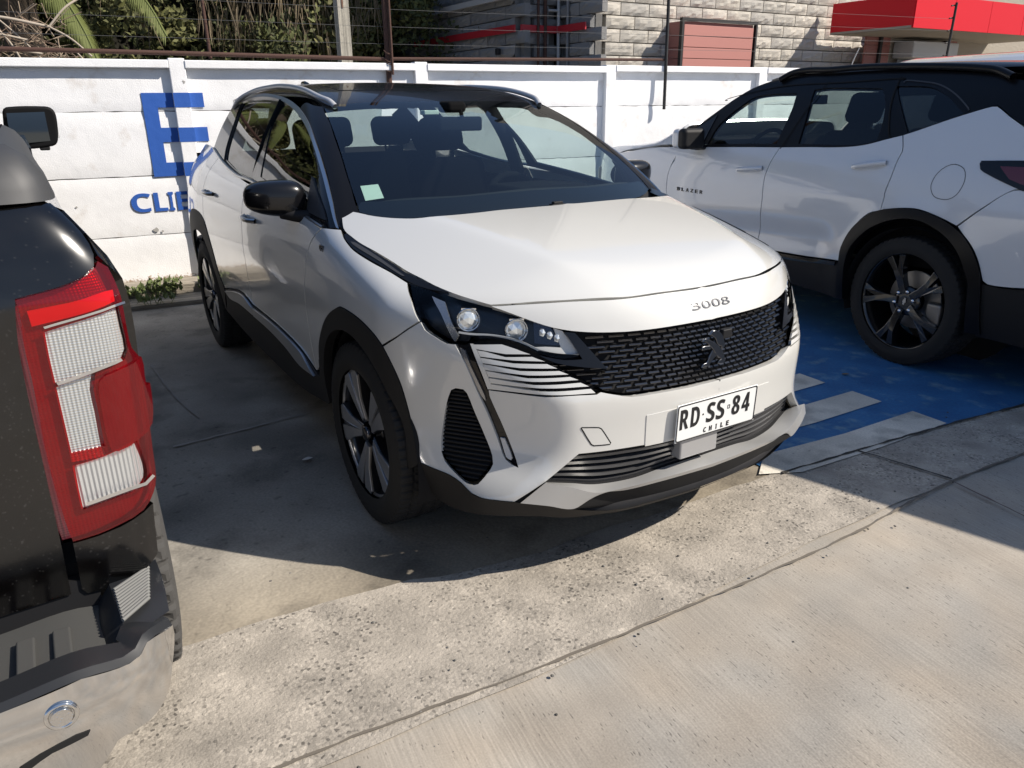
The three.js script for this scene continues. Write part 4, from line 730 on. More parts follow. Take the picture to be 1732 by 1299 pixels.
  front_glass: ['side', '-1.628,1.493* -1.463,1.494 -1.259,1.47 -1.037,1.425 -0.852,1.363 -0.664,1.273 -0.595,1.23* -0.54,1.122 -0.56,1.081* -0.951,1.127 -1.38,1.168* -1.461,1.301'],
  rear_glass: ['side', '-2.374,1.507* -2.071,1.511 -1.783,1.508* -1.529,1.325 -1.48,1.148* -1.783,1.16 -2.165,1.206* -2.228,1.266 -2.291,1.389'],
  c_pillar: ['side', '-2.573,1.507* -2.402,1.512* -2.309,1.389 -2.246,1.265 -2.193,1.205* -2.392,1.235 -2.563,1.251* -2.584,1.36 -2.577,1.443'],
  railOut: ['xyz', '-2.421,1.53,0.628 -2.25,1.573,0.585 -1.953,1.591,0.563 -1.67,1.589,0.566 -1.313,1.565,0.581 -1.086,1.528,0.582 -1.005,1.509,0.564'],
  sailTri: ['xyz', '-0.586,1.222,0.775 -0.535,1.117,0.823 -0.402,1.108,0.819'],
  sticker: ['xyz', '-0.411,1.191,0.665 -0.394,1.196,0.597 -0.326,1.151,0.605 -0.342,1.144,0.675'],
  window_frame: ['side', '-0.292,1.059* -0.407,1.143 -0.566,1.239 -0.758,1.331 -0.997,1.413 -1.284,1.477 -1.607,1.519 -1.982,1.538 -2.306,1.534 -2.481,1.523 -2.554,1.505* -2.573,1.441 -2.581,1.359 -2.546,1.252* -2.136,1.187 -1.769,1.149 -1.488,1.143 -1,1.102 -0.6,1.07 -0.36,1.05'],
  beltU: ['xyz', '-2.546,1.252,0.763 -2.136,1.187,0.798 -1.769,1.149,0.817 -1.488,1.143,0.82'],
  roofHalf: ['top', '-0.968,0* -0.971,0.138 -0.992,0.327 -1.006,0.493 -1.011,0.582* -1.622,0.582 -2.08,0.55 -2.399,0.551 -2.577,0.57 -2.601,0.593*'],
  sticker: ['ws', '0.664,1.24* 0.597,1.235* 0.605,1.16* 0.675,1.162*'],
  frit: ['ws', '0,1.104* 0.07,1.103 0.333,1.109 0.561,1.135 0.694,1.158* 0.712,1.137* 0.717,1.108* 0.673,1.08 0.595,1.051 0.51,1.035 0.42,1.026 0.293,1.018 0.207,1.017 0.119,1.015 0,1.014*'],
  fender: ['side', '-0.236,1.06* -0.197,1.047* -0.16,1.036 -0.117,1.025 -0.06,1.012 0.075,0.989 0.178,0.972 0.276,0.953* 0.353,0.916 0.417,0.86* 0.384,0.831 0.346,0.8 0.277,0.758* 0.236,0.785 0.112,0.813 -0.034,0.82 -0.074,0.811 -0.214,0.744 -0.328,0.637 -0.39,0.525'],
  arch: ['side', '-0.39,0.525 -0.328,0.637 -0.214,0.744 -0.074,0.811 -0.034,0.82 0.112,0.813 0.236,0.785 0.277,0.758 0.304,0.719 0.333,0.652 0.347,0.586 0.361,0.496 0.405,0.379*'],
  badge: ['xyz', '0.802,0.894,0.073 0.807,0.883,-0.093 0.813,0.875,0.074 0.813,0.874,-0.085'],
  proj: ['xyz', '0.52,0.868,0.708 0.627,0.843,0.602'],
  hub: ['xyz', '0,0.343,0.87'],
  sensor: ['xyz', '0.394,0.462,0.828'],
  cuff: ['xyz', '-0.62,1.202,1.059 -0.62,1.194,0.809 -0.62,1.109,0.823 -0.62,1.17,1.06'],
};
const suv = thing('white_crossover', 'pearl white crossover with black roof and honeycomb grille, parked nose out in the middle', 'car', [0, 0, 0]);
{
  const LF = xLower, UF = xUpper, P = (n, o) => panel(LF, XT[n], o), PU = (n, o) => panel(UF, XT[n], o);
  const beltPts = [...XT.beltU[1].split(' ').map(w => w.split(',').map(Number)), [-1.0, 1.102, 0], [-.6, 1.07, 0], [-.36, 1.05, 0]].map(([x, y]) => drop(UF, [x, y, 3], [0, 0, -1], .004));
  const hood = part('hood', both(P('hood', { gap: .003, L: .035, thick: .02 })), M.pearl, suv);
  part('nose_panel', both(P('nose', { gap: .0015, thick: .02 })), M.pearl, suv);
  const bumper = part('bumper', both(P('bumper', { gap: .002, holes: [XT.fog_vent[1]], thick: .025 })), M.pearl, suv);
  // radiator grille: dark backing, staggered glossy bars, frame
  const grille = part('grille', both(P('grille', { off: -.03, thick: 0 })), M.dark, suv);
  { const gf = P('grille_frame', { off: .002, thick: .03 }); part('grille_frame', gf, M.black, grille); part('grille_frame', mirrorZ(gf), M.black, grille); }
  {
    const loop = outline(XT.grille[1], .02), inside = (z, y) => { let c = false; for (let i = 0, j = loop.length - 1; i < loop.length; j = i++) { const a = loop[i], b = loop[j]; if ((a.y > y) !== (b.y > y) && z < (b.x - a.x) * (y - a.y) / (b.y - a.y) + a.x) c = !c; } return c; };
    const fr = outline(XT.grille_frame[1], .02), inFrame = (z, y) => { let c = false; for (let i = 0, j = fr.length - 1; i < fr.length; j = i++) { const a = fr[i], b = fr[j]; if ((a.y > y) !== (b.y > y) && z < (b.x - a.x) * (y - a.y) / (b.y - a.y) + a.x) c = !c; } return c; };
    const bar = new THREE.ExtrudeGeometry(new THREE.Shape([[0, -.0026], [0, .0024], [.0055, .0028], [.0105, -.0008], [.0105, -.0024], [.008, -.003]].map(p => new THREE.Vector2(...p))), { depth: 1, bevelEnabled: false }).translate(0, 0, -.5);
    const list = [];
    for (let row = 0; row < 13; row++) for (const s of [1, -1]) {
      const y0 = .66 + row * .0148; let z = row % 2 ? .0 : -.5;
      let zc = row % 2 ? .0111 : 0;
      for (let k = 0; k < 40; k++) {
        const w = .0185 + .05 * Math.pow(Math.min(1, zc / .5), 1.4), y = y0 - .012 * Math.pow(zc / .45, 2) * (row / 12 - .3) * 0;
        if (!(s < 0 && zc < .005) && inside(zc, y - .004) && inside(zc, y + .007) && !inFrame(zc, y) && !inFrame(zc + w * .4, y)) list.push([s * zc, y, w]);
        zc += w * 1.34;
      }
    }
    list.sort((a, b) => b[0] - a[0]);
    const extra = [];
    list.forEach(([z, y, w], i) => {
      const p = drop(LF, [3, y, Math.abs(z)], [-1, 0, 0], -.018); if (!p) return; const g = gradient(LF, p); if (z < 0) g.z = -g.z; const n = V(g.x, 0, g.z).normalize();
      const m = new THREE.Mesh(bar, M.darkBar); m.position.set(p[0], y, z); m.rotation.y = -Math.atan2(n.z, n.x); m.scale.z = w;
      if (i < 299) { m.name = 'grille_bar'; m.castShadow = m.receiveShadow = true; grille.add(m); } else { m.updateMatrix(); extra.push(bar.clone().applyMatrix4(m.matrix)); }
    });
    if (extra.length) part('grille_bars', merge(extra), M.darkBar, grille).userData.kind = 'stuff';
  }
  // front camera above the emblem and the emblem
  part('radar_cover', rbox(.02, .03, .04, .004, .868, .795, -.025), M.plastic, grille);
  {
    const shp = str => new THREE.Shape(outline(str, .004));
    const g = ['-0.0833,0.7867* -0.0759,0.7943 -0.0639,0.7911 -0.0338,0.7757 -0.0077,0.7569 0.0093,0.7358 0.0176,0.7178 0.0227,0.7059* 0.0147,0.7015 -0.0098,0.7021* -0.0070,0.7095 0.0057,0.7154* -0.0193,0.7327 -0.0307,0.7483 -0.0521,0.7699 -0.0727,0.7858', '-0.0560,0.8051* -0.0383,0.8155 -0.0159,0.8066 0.0000,0.7933 0.0099,0.7719 0.0129,0.7570 0.0029,0.7487* 0.0005,0.7591 -0.0071,0.7622* -0.0190,0.7714 -0.0294,0.7892 -0.0462,0.8018', '-0.0394,0.7516* -0.0194,0.7336* -0.0359,0.7203 -0.0466,0.7086 -0.0471,0.7023* -0.0804,0.7031* -0.0741,0.7110 -0.0580,0.7152 -0.0513,0.7303', '-0.0844,0.7595* -0.0826,0.7689 -0.0543,0.7685* -0.0462,0.7590* -0.0675,0.7592'].map(s => new THREE.ExtrudeGeometry(shp(s), { depth: .006, bevelEnabled: true, bevelSize: .0012, bevelThickness: .002, bevelSegments: 2 }));
    part('emblem', merge(g).rotateY(Math.PI / 2).scale(1, 1, 1).translate(.872, 0, 0), M.emblem, suv);
  }
  {
    const g = text('3008', .021, .0025, 1, 0, thinFont); g.computeBoundingBox(); const w = g.boundingBox.max.x - g.boundingBox.min.x; g.scale(.165 / w, 1, 1);
    const p = g.attributes.position, out = [];
    for (let i = 0; i < p.count; i++) { const z = -p.getX(i) - .013, y = p.getY(i) + .8815, q = drop(LF, [3, y, Math.abs(z)], [-1, 0, 0], .001 + p.getZ(i)); p.setXYZ(i, q[0], y, z); }
    part('model_badge', toCreasedNormals(g, .5), M.badge, suv);
  }
  // headlights
  for (const s of [1, -1]) {
    const f = s > 0 ? g => g : mirrorZ, h = sub('headlight', suv);
    part('housing', f(P('headlight', { off: -.04, thick: -.036, L: .04 })), M.lampBlack, h);
    part('lens', f(P('headlight', { off: 0, thick: 0, gap: .002 })), M.lens, h);
    part('chevron', f(P('light_chevron', { off: -.012, thick: .02 })), M.chevron, h);
    part('reflector', f(P('light_reflector', { off: -.022, thick: .01 })), M.darkChrome, h);
    part('light_edge', f(seam(LF, 'obl', XT.light_edge[1], .006, -.006)), M.chevron, h);
    for (let i = 0; i < 3; i++) { const q = XT.light_reflector[1].split(' ')[0].replace('*', '').split(',').map(Number), b = drop(LF, VIEWS.obl.p(q[0] - .03 - .022 * i, q[1] - .028 - .008 * i), VIEWS.obl.d, -.014); part('reflector_cup', f(new THREE.IcosahedronGeometry(.011, 0).scale(1, 1.3, 1).translate(...b)), M.bulb, h); }
    part('light_guide', f(P('light_bar', { off: -.01, thick: .015 })), M.guide, h);
    for (const [x, y, z] of XT.proj[1].split(' ').map(w => w.split(',').map(Number))) {
      const n = gradient(LF, [x, y, z]); n.y *= .3; n.add(V(.9, 0, 0)).normalize(); const c = V(x, y, z).addScaledVector(n, -.024), q = new THREE.Quaternion().setFromUnitVectors(V(0, 0, 1), n), put = g => f(g.applyQuaternion(q).translate(c.x, c.y, c.z));
      part('projector', put(merge([lathe([[.034, -.02], [.0365, .012], [.033, .014], [.031, .002], [.031, -.02]], 28), box(.045, .006, .03, .0, .033, -.005)])), M.chrome, h);
      part('projector_lens', put(new THREE.IcosahedronGeometry(.033, 1).rotateX(.3).scale(1, 1, .55)), M.bulb, h);
      part('projector_cup', put(lathe([[.0, -.014], [.012, -.012], [.028, .0]], 24)), M.chrome, h);
    }
    const d = part('daylight_strip', f(P('drl', { off: -.010, thick: .0, L: .02 })), M.black, suv);
    part('light_guide', f(P('drl_strip', { off: -.004, thick: .006, L: .012 })), M.guide, d);
    part('tip_frame', f(P('drl_tip', { off: -.002, thick: .008, L: .012 })), M.chevron, d);
    const v = part('fog_vent', f(P('fog_vent', { off: -.022, thick: -.02 })), M.plastic, suv);
    const lp = outline(XT.fog_vent[1], .01), ys = lp.map(p => p.y), y0 = Math.min(...ys), y1 = Math.max(...ys);
    for (let k = 1; k < 22; k++) {
      const y = y0 + (y1 - y0) * k / 22, xs = []; for (let i = 0; i < lp.length; i++) { const a = lp[i], b = lp[(i + 1) % lp.length]; if ((a.y > y) !== (b.y > y)) xs.push(a.x + (b.x - a.x) * (y - a.y) / (b.y - a.y)); }
      if (xs.length < 2) continue; const pts = []; for (let i = 0; i <= 8; i++) { const a = Math.min(...xs) + (Math.max(...xs) - Math.min(...xs)) * i / 8, q = drop(LF, VIEWS.obl.p(a, y), VIEWS.obl.d, -.014); pts.push(q); }
      part('vent_slat', f(tube(pts, .0045, 8, 5)), M.plastic, v);
    }
    // comb of white fins beside the grille
    const gl = part('side_fins', f(P('gills', { off: -.014, thick: -.014 })), M.gap, suv);
    part('fin_root', f(P('fin_root', { off: .0015, thick: .012, L: .02 })), M.pearl, gl);
    for (let i = 0; i < 7; i++) part('fin', f(P('fin_' + i, { off: .0015, thick: .014, L: .03, gap: .0008 })), M.pearl, gl);
    // fender, vent, doors
    part('fender', f(panel(LF, ['side', XT.fender[1] + ' -.40,.50 -.47,.455* -.475,.75 -.44,.95 -.353,1.055*'], { gap: .0033, thick: .02 })), M.pearl, suv);
    const fv = part('fender_vent', f(P('fender_vent', { off: .0015, thick: .012 })), M.blackSatin, suv);
    part('slot', f(P('fender_vent_slot', { off: .0035, thick: .004, L: .02 })), M.plasticGrey, fv);
    const shoulder = '-1.477,1.136 -1.0,1.108 -.6,1.076 -.353,1.055*';
    const fd = part('front_door', f(panel(LF, ['side', '-.353,1.055* -.44,.95 -.475,.75 -.47,.455* -.635,.502 -.833,.528 -1.078,.543 -1.407,.542* -1.414,.673 -1.418,.769 -1.45,.852 -1.453,.885 -1.49,1.0 -1.52,1.132* -1.2,1.122 -.9,1.10 -.6,1.076'], { gap: .0033, L: .035 })), M.pearl, suv);
    const rd = part('rear_door', f(panel(LF, ['side', '-1.52,1.132* -1.49,1.0 -1.453,.885 -1.45,.852 -1.418,.769 -1.414,.673 -1.407,.542* -1.579,.568 -1.779,.55 -2.084,.497* -2.171,.569 -2.234,.688 -2.319,.80 -2.42,.9* -2.46,1.05 -2.40,1.21* -2.1,1.178 -1.748,1.148'], { gap: .0033, L: .035 })), M.pearl, suv);
    part('quarter_panel', f(panel(LF, ['side', '-2.40,1.21* -2.46,1.05 -2.42,.9* -2.36,.83 -2.52,.87 -2.675,.88 -2.85,.87 -3.02,.80 -3.11,.70 -3.14,.55* -3.30,.50 -3.42,.6 -3.42,1.0 -3.30,1.22 -2.85,1.26 -2.673,1.244'], { gap: .0033, L: .05 })), M.pearl, suv);
    for (const [x, y, par] of [[-2.255, 1.02, rd], [-1.299, .979, fd]]) {
      const z = drop(LF, [x, y, 3], [0, 0, -1], 0)[2];
      const cup = part('handle_recess', f(new THREE.SphereGeometry(.04, 20, 12).scale(1.15, .72, .30).translate(x - .01, y - .006, z - .0115)), M.white, par);
      part('handle', f(new THREE.TubeGeometry(new THREE.CatmullRomCurve3([V(x + .10, y + .004, z + .004), V(x + .06, y + .004, z + .026), V(x - .05, y + .006, z + .030), V(x - .105, y + .006, z + .006)]), 20, .011, 10)), M.satin, par);
    }
    part('crease_badge', f(text('GT', .022, .003, 1.3, .0005).rotateY(s > 0 ? 0 : Math.PI).translate(-.277, .99, drop(LF, [-.277, .99, 3], [0, 0, -1], 0)[2])), M.darkChrome, suv);
    part('parking_sensor', f(new THREE.CylinderGeometry(.009, .009, .004, 16).rotateZ(Math.PI / 2).rotateY(-.95).translate(.356, .443, .812)), M.pearl, bumper);
    // arch claddings, sill
    const inner = (cx, rx, ry) => { let o = []; for (let k = 0; k <= 14; k++) { const a = Math.PI * k / 14; o.push((cx - rx * Math.cos(a)).toFixed(3) + ',' + (.345 + ry * Math.sin(a)).toFixed(3)); } return o; };
    const fo = XT.arch[1], fin = inner(0, .375, .395).reverse(); fin[0] = '.345,.335'; fin[1] = '.338,.45'; fin[2] = '.315,.53'; fin[3] = '.272,.602';
    part('arch_cladding', f(panel(LF, ['side', '-.41,.33* ' + fo + ' ' + fin[0] + '* ' + fin.slice(1, -1).join(' ') + ' -.375,.345*'], { off: .003, thick: .035, L: .03 })), M.plastic, suv);
    part('arch_cladding', f(panel(LF, ['side', '-2.22,.33* -2.16,.42 -2.106,.49 -2.171,.569 -2.234,.688 -2.319,.80 -2.44,.868 -2.675,.89 -2.87,.865 -3.02,.79 -3.11,.68 -3.15,.35* ' + '-3.08,.35* -3.05,.52 -2.97,.64 -2.85,.73 -2.675,.765 -2.52,.755 -2.40,.70 -2.31,.61 -2.262,.50 -2.245,.34*'], { off: .003, thick: .015, L: .03 })), M.plastic, suv);
    const sill = part('sill_cladding', f(panel(LF, ['side', '-.40,.33* -.39,.525 -.433,.443 -.487,.458* -.635,.50 -.833,.526 -1.078,.541 -1.407,.538 -1.579,.566 -1.779,.548 -2.084,.493* -2.12,.42 -2.22,.33* -1.765,.285 -1.2,.27 -.8,.27'], { off: .003, thick: .03 })), M.plastic, suv);
    part('sill_trim', f(panel(LF, ['side', '-.50,.425* -.56,.455 -.635,.492 -.833,.518 -1.078,.532 -1.405,.528* -1.405,.485* -1.113,.480 -.874,.455 -.70,.418'], { off: .013, thick: .011 })), M.satin, sill);
    part('sill_trim', f(panel(LF, ['side', '-1.415,.528* -1.579,.556 -1.779,.539 -2.05,.49* -1.94,.468 -1.70,.487 -1.415,.487*'], { off: .013, thick: .011 })), M.satin, sill);
    // greenhouse
    part('window_frame', f(panel(UF, XT.window_frame, { off: -.006, thick: .012, holes: [XT.front_glass[1], XT.rear_glass[1]] })), M.black, suv);
    part('side_window', f(PU('front_glass', { off: -.01, thick: 0, L: .05 })), M.glass, suv);
    part('side_window', f(PU('rear_glass', { off: -.01, thick: 0, L: .05 })), M.rearTint, suv);
    part('rear_pillar', f(PU('c_pillar', { off: .002, thick: .01 })), M.black, suv);
    part('window_trim', f(PU('chrome', { off: .006, thick: .014, L: .02 })), M.satin, suv);
    part('belt_trim', f(tube(beltPts, .009, 40, 8)), M.satin, suv);
    part('front_pillar', f(PU('a_pillar', { off: .001, thick: .03, L: .025 })), M.blackSatin, suv);
    part('roof_rail', f(tube([[-2.5, 1.49, .64], ...XT.railOut[1].split(' ').map(w => w.split(',').map(Number)), [-.97, 1.488, .555]].map(p => [p[0], p[1] - .006, p[2] - .012]), .0125, 70, 12)), M.railSilver, suv);
    // door mirror
    const mir = sub('door_mirror', suv);
    {
      const g = new THREE.SphereGeometry(1, 44, 28), p = g.attributes.position, pw = (v, e) => Math.sign(v) * Math.pow(Math.abs(v), e);
      for (let i = 0; i < p.count; i++) {
        let x = pw(p.getX(i), .62), y = pw(p.getY(i), .72), z = pw(p.getZ(i), .62); const t = (z + 1) / 2;
        const hgt = .083 - .018 * t, low = y < 0 ? .82 + .18 * (1 - t) : 1; x = x > 0 ? x * .085 * (1 - .35 * Math.max(0, z) ** 2) : x * .035;
        p.setXYZ(i, -.665 + x - .03 * t, 1.133 + y * hgt * low + .012 * t - .004, .932 + z * .118);
      }
      g.computeVertexNormals(); part('mirror_cap', f(g), M.black, mir);
      part('mirror_glass', f(new THREE.CircleGeometry(.07, 32).scale(1.45, .95, 1).rotateY(-Math.PI / 2).translate(-.735, 1.135, .935)), M.chrome, mir);
      part('mirror_arm', f(tube([[-.64, 1.085, .92], [-.60, 1.070, .86], [-.56, 1.068, .80]], .026, 16, 10).scale(1, 1, 1)), M.plastic, mir);
      part('sail_panel', f(panel(UF, ['side', '-.652,1.217* -.43,1.118 -.37,1.078* -.59,1.088*'], { off: 0, thick: .01 })), M.plasticGrey, mir);
    }
  }
  // lower front: shelf, bright lip, dark slot, skid, skirt
  const c = n => curve3(XT[n][1]), lower = part('lower_grille', both(merge([P('lower_grille', { off: -.10, thick: 0 }), ruled(curve3(XT.shelf_back[1]), new THREE.CatmullRomCurve3(curve3(XT.shelf_back[1]).getPoints(40).map(q => V(q.x - .12, q.y + .02, q.z))))])), M.dark, suv);
  const tb = c('lower_top'), bb = c('shelf_back');
  for (let k = 0; k < 5; k++) {
    const a = tb.getPoints(40), b = bb.getPoints(40), t = (k + .55) / 5, pts = [];
    for (let i = 0; i <= 40; i++) { const q = a[i].clone().lerp(b[i], t); const w = 1; q.x -= .012; pts.push(q); }
    const path = new THREE.CatmullRomCurve3(pts), up = [], g1 = [], g2 = [];
    for (let i = 0; i <= 40; i++) { const q = path.getPoint(i / 40); g1.push(V(q.x - .028, q.y + .006, q.z)); g2.push(V(q.x, q.y - .001, q.z)); }
    const s1 = ruled(new THREE.CatmullRomCurve3(g1), new THREE.CatmullRomCurve3(g2), 40, 1), s2 = ruled(new THREE.CatmullRomCurve3(g2), new THREE.CatmullRomCurve3(g2.map(q => V(q.x - .004, q.y - .011, q.z))), 40, 1);
    part('slat', both(merge([s1, s2])), M.gloss, lower);
  }
  const lip = part('front_lip', both(merge([ruled(c('shelf_back'), c('lip_edge')), ruled(c('lip_edge'), c('lip_low'))])), M.lip, suv);
  part('lip_slot', both(ruled(c('lip_low'), c('skid_top'))), M.dark, suv);
  part('skid_plate', both(ruled(c('skid_top'), c('skid_low'))), M.plasticGrey, suv);
  part('front_skirt', both(merge([ruled(c('skirt_top'), c('skirt_low'), 80, 6)])), M.plastic, suv);
  part('plate_holder', both(P('plate_holder_half', { off: .002, thick: .005 })), M.pearl, bumper);
  part('tow_cover', P('tow_cover', { off: .0012, thick: .004, gap: .002 }), M.pearl, bumper);
  part('tow_cover_joint', seam(LF, 'front', XT.tow_cover[1], .004, .0009, true), M.gap, bumper);
  part('sensor_box', rbox(.05, .078, .165, .006, .846, .432, .055), M.silver, suv);
  // licence plate
  {
    const pl = sub('licence_plate', suv); pl.position.set(.885, .532, 0); pl.rotation.set(0, Math.PI / 2, 0); pl.rotateX(.03);
    part('plate', rbox(.36, .13, .004, .0018), M.plate, pl);
    const rim = new THREE.Shape(); const rr_ = (s, w, h, r) => { s.moveTo(-w + r, -h); s.lineTo(w - r, -h); s.quadraticCurveTo(w, -h, w, -h + r); s.lineTo(w, h - r); s.quadraticCurveTo(w, h, w - r, h); s.lineTo(-w + r, h); s.quadraticCurveTo(-w, h, -w, h - r); s.lineTo(-w, -h + r); s.quadraticCurveTo(-w, -h, -w + r, -h); return s; };
    rr_(rim, .178, .063, .01); rim.holes.push(rr_(new THREE.Path(), .1745, .0595, .008)); part('plate_border', new THREE.ExtrudeGeometry(rim, { depth: .0012, bevelEnabled: false }).translate(0, 0, .0021), M.ink, pl);
    const put = (s, x, y, h, w, d = .0015) => { const g = text(s, h, d); g.computeBoundingBox(); const bb_ = g.boundingBox; g.scale(w / (bb_.max.x - bb_.min.x), h / (bb_.max.y - bb_.min.y), 1); part('character', g.translate(x, y, .0021), M.ink, pl); };
    [['R', -.147], ['D', -.1], ['S', -.032], ['S', .012], ['8', .083], ['4', .13]].forEach(([ch, x]) => put(ch, x, .013, .068, .036));
    part('dot', new THREE.CircleGeometry(.0035, 16).translate(-.066, .012, .0026), M.ink, pl);
    const sq = new THREE.Shape([[-.006, -.007], [.006, -.007], [.006, .007], [-.006, .007]].map(p => new THREE.Vector2(...p))); sq.holes.push(new THREE.Path([[-.003, -.004], [-.003, .004], [.003, .004], [.003, -.004]].map(p => new THREE.Vector2(...p)))); part('dot', new THREE.ShapeGeometry(sq).translate(.049, .014, .0026), M.ink, pl);
    ['C', 'H', 'I', 'L', 'E'].forEach((ch, i) => put(ch, -.052 + i * .026, -.045, .017, ch === 'I' ? .005 : .011));
  }
  // windscreen, roof, wiper, sticker
  const ws = part('windscreen', both(panel(UF, ['ws', XT.windscreen[1]], { off: 0, thick: 0, L: .05 })), M.screen, suv);
  part('dark_border', both(P2('frit')), M.black, ws);
  function P2(n) { return panel(UF, XT[n], { off: -.004, thick: 0, L: .04 }); }
  part('sticker', panel(UF, XT.sticker, { off: -.006, thick: 0 }), M.sticker, ws);
  part('cowl', both(panel(UF, ['ws', '0,1.12* .3,1.12 .6,1.15 .72,1.13* .73,1.05* .6,.98 .3,.93 0,.93*'], { off: -.012, thick: 0, L: .05 })), M.plastic, suv);
  part('roof', both(panel(UF, ['top', XT.roofHalf[1] + ' -2.85,.55* -3.08,.50* -3.12,0*'], { off: 0, thick: .03, L: .05 })), M.black, suv);
  part('sunroof', both(panel(UF, ['top', '-1.2,0* -1.22,.2 -1.25,.42* -2.3,.41* -2.3,0*'], { off: .004, thick: .004, L: .06 })), M.black, suv);
  part('antenna', tube([[-2.95, 1.58, 0], [-3.05, 1.63, 0], [-3.12, 1.635, 0]], .018, 10, 8), M.black, suv);
  part('washer_nozzle', merge([rbox(.02, .014, .045, .004, .0, 0, 0), rbox(.03, .008, .06, .003, .0, -.006, 0)]).translate(-.05, 1.112, -.014), M.plastic, suv);
  // tail, floor and the inside
  part('tailgate', panel((x, y, z) => Math.max(xLower(x, y, z), x + 0), ['top', '0,0'], { thick: 0 }) && merge([box(.04, .62, 1.40, -3.40, .78, 0)]), M.pearl, suv);
  part('rear_bumper', rbox(.30, .34, 1.62, .06, -3.36, .45, 0), M.plastic, suv);
  const wz = [[-3.30, 1.16, .62], [-2.98, 1.50, .52]];
  part('rear_window', (() => { const g = new THREE.BufferGeometry(), p = [wz[0][0], wz[0][1], -wz[0][2], wz[0][0], wz[0][1], wz[0][2], wz[1][0], wz[1][1], wz[1][2], wz[1][0], wz[1][1], -wz[1][2]]; g.setAttribute('position', new THREE.Float32BufferAttribute(p, 3)); g.setAttribute('uv', new THREE.Float32BufferAttribute([0, 0, 1, 0, 1, 1, 0, 1], 2)); g.setIndex([0, 1, 2, 0, 2, 3]); g.computeVertexNormals(); return g; })(), M.rearTint, suv);
  part('underbody', merge([box(3.6, .08, 1.36, -1.45, .27, 0), box(.34, .03, 1.04, .49, .262, 0), box(.10, .03, .84, .70, .262, 0), box(.04, .56, .94, .62, .53, 0), box(.6, .5, 1.2, .15, .5, 0), box(.04, .5, 1.5, -3.2, .95, 0)]), M.dark, suv);  // floor plus dark boxes added to stop sunlight leaking through the nose
  for (const x of [0, -2.675]) for (const s of [1, -1]) part('wheel_well', merge([new THREE.CylinderGeometry(.40, .40, .46, 40, 1, true, -1.9, 3.8).rotateX(-Math.PI / 2).translate(x, .345, s * .62), new THREE.CircleGeometry(.41, 40).translate(x, .345, s * .42)]), M.dark, suv);
  // cabin
  part('dashboard', merge([rbox(.55, .16, 1.40, .07, -.62, .985, 0, 3), rbox(.30, .07, .42, .03, -.72, 1.085, -.37, 3), rbox(.2, .5, 1.36, .05, -.66, .72, 0)]), M.cabin, suv);
  part('console', rbox(1.1, .3, .26, .04, -1.2, .62, 0), M.cabin, suv);
  part('cabin_floor', box(2.6, .04, 1.5, -1.7, .34, 0), M.cabin, suv);
  part('steering_wheel', merge([new THREE.TorusGeometry(.165, .016, 12, 40), rbox(.15, .1, .04, .02, 0, -.02, -.02), rbox(.3, .03, .03, .01, 0, 0, -.01)]).rotateY(Math.PI / 2).rotateZ(.35).translate(-.93, .99, -.37), M.cabin, suv);
  const seat = (x, z, w, tilt, hr) => { const g = sub('seat', suv); g.position.set(x, 0, z);
    part('cushion', rbox(.52, .16, w, .06, 0, .56, 0, 3), M.cloth, g);
    part('backrest', rbox(.15, .62, w * .94, .065, 0, .31, 0, 3).rotateZ(tilt).translate(-.24, .6, 0), M.cloth, g);
    for (const h of hr) part('headrest', merge([rbox(.11, .19, .27, .05, 0, .76, h, 3), rod([0, .6, h - .06], [0, .72, h - .06], .007), rod([0, .6, h + .06], [0, .72, h + .06], .007)]).rotateZ(tilt).translate(-.24, .6, 0), M.cloth, g); };
  seat(-1.30, -.37, .52, .30, [0]); seat(-1.30, .37, .52, .30, [0]); seat(-2.15, 0, 1.3, .30, [.42, -.42, 0]);
  part('inner_mirror', merge([rbox(.03, .065, .23, .012, -.86, 1.40, -.02, 2), rod([-.84, 1.43, -.02], [-.86, 1.49, -.02], .01), rbox(.12, .05, .1, .02, -.90, 1.475, .0)]), M.cabin, suv);
  part('toll_tag', rbox(.05, .02, .075, .005, -.875, 1.452, .13), M.paper, suv);
  part('cabin_pillar', both(merge([tube([[-1.55, 1.05, .80], [-1.56, 1.3, .70], [-1.58, 1.5, .58]], .04, 12, 8), tube([[-2.6, 1.1, .70], [-2.62, 1.3, .62], [-2.66, 1.46, .50]], .06, 12, 8), box(2.2, .5, .05, -1.6, .82, .8)])), M.cabin, suv);
  // wheels
  const tg = tyre(.347, .225, .243, 64), barrel = lathe([[.205, -.10], [.222, -.02], [.226, .06], [.236, .078], [.243, .084], [.249, .080], [.249, .07]], 72);
  const spokeShape = [[-.022, .045], [.022, .045], [.040, .13], [.074, .215], [.064, .232], [-.064, .232], [-.074, .215], [-.040, .13]], inlay = [[-.004, .12], [.004, .12], [.022, .222], [-.022, .222]];
  for (const [x, s] of [[0, 1], [-2.675, 1], [0, -1], [-2.675, -1]]) {
    const w = sub('wheel', suv); w.position.set(x, .343, s * .786); if (s < 0) w.rotation.y = Math.PI;
    part('tyre', tg, M.rubber, w);
    const rim = part('rim', merge([barrel, lathe([[.0, .040], [.03, .045], [.06, .052], [.066, .046], [.066, 0]], 40)]), M.alloyDark, w);
    part('rim_lip', lathe([[.2335, .081], [.236, .087], [.243, .089], [.246, .0855]], 72), M.alloyFace, w);
    part('brake_disc', lathe([[.06, -.02], [.15, -.02], [.15, -.035], [.06, -.035]], 48), M.steel, w);
    const turn = x ? .62 : .44;
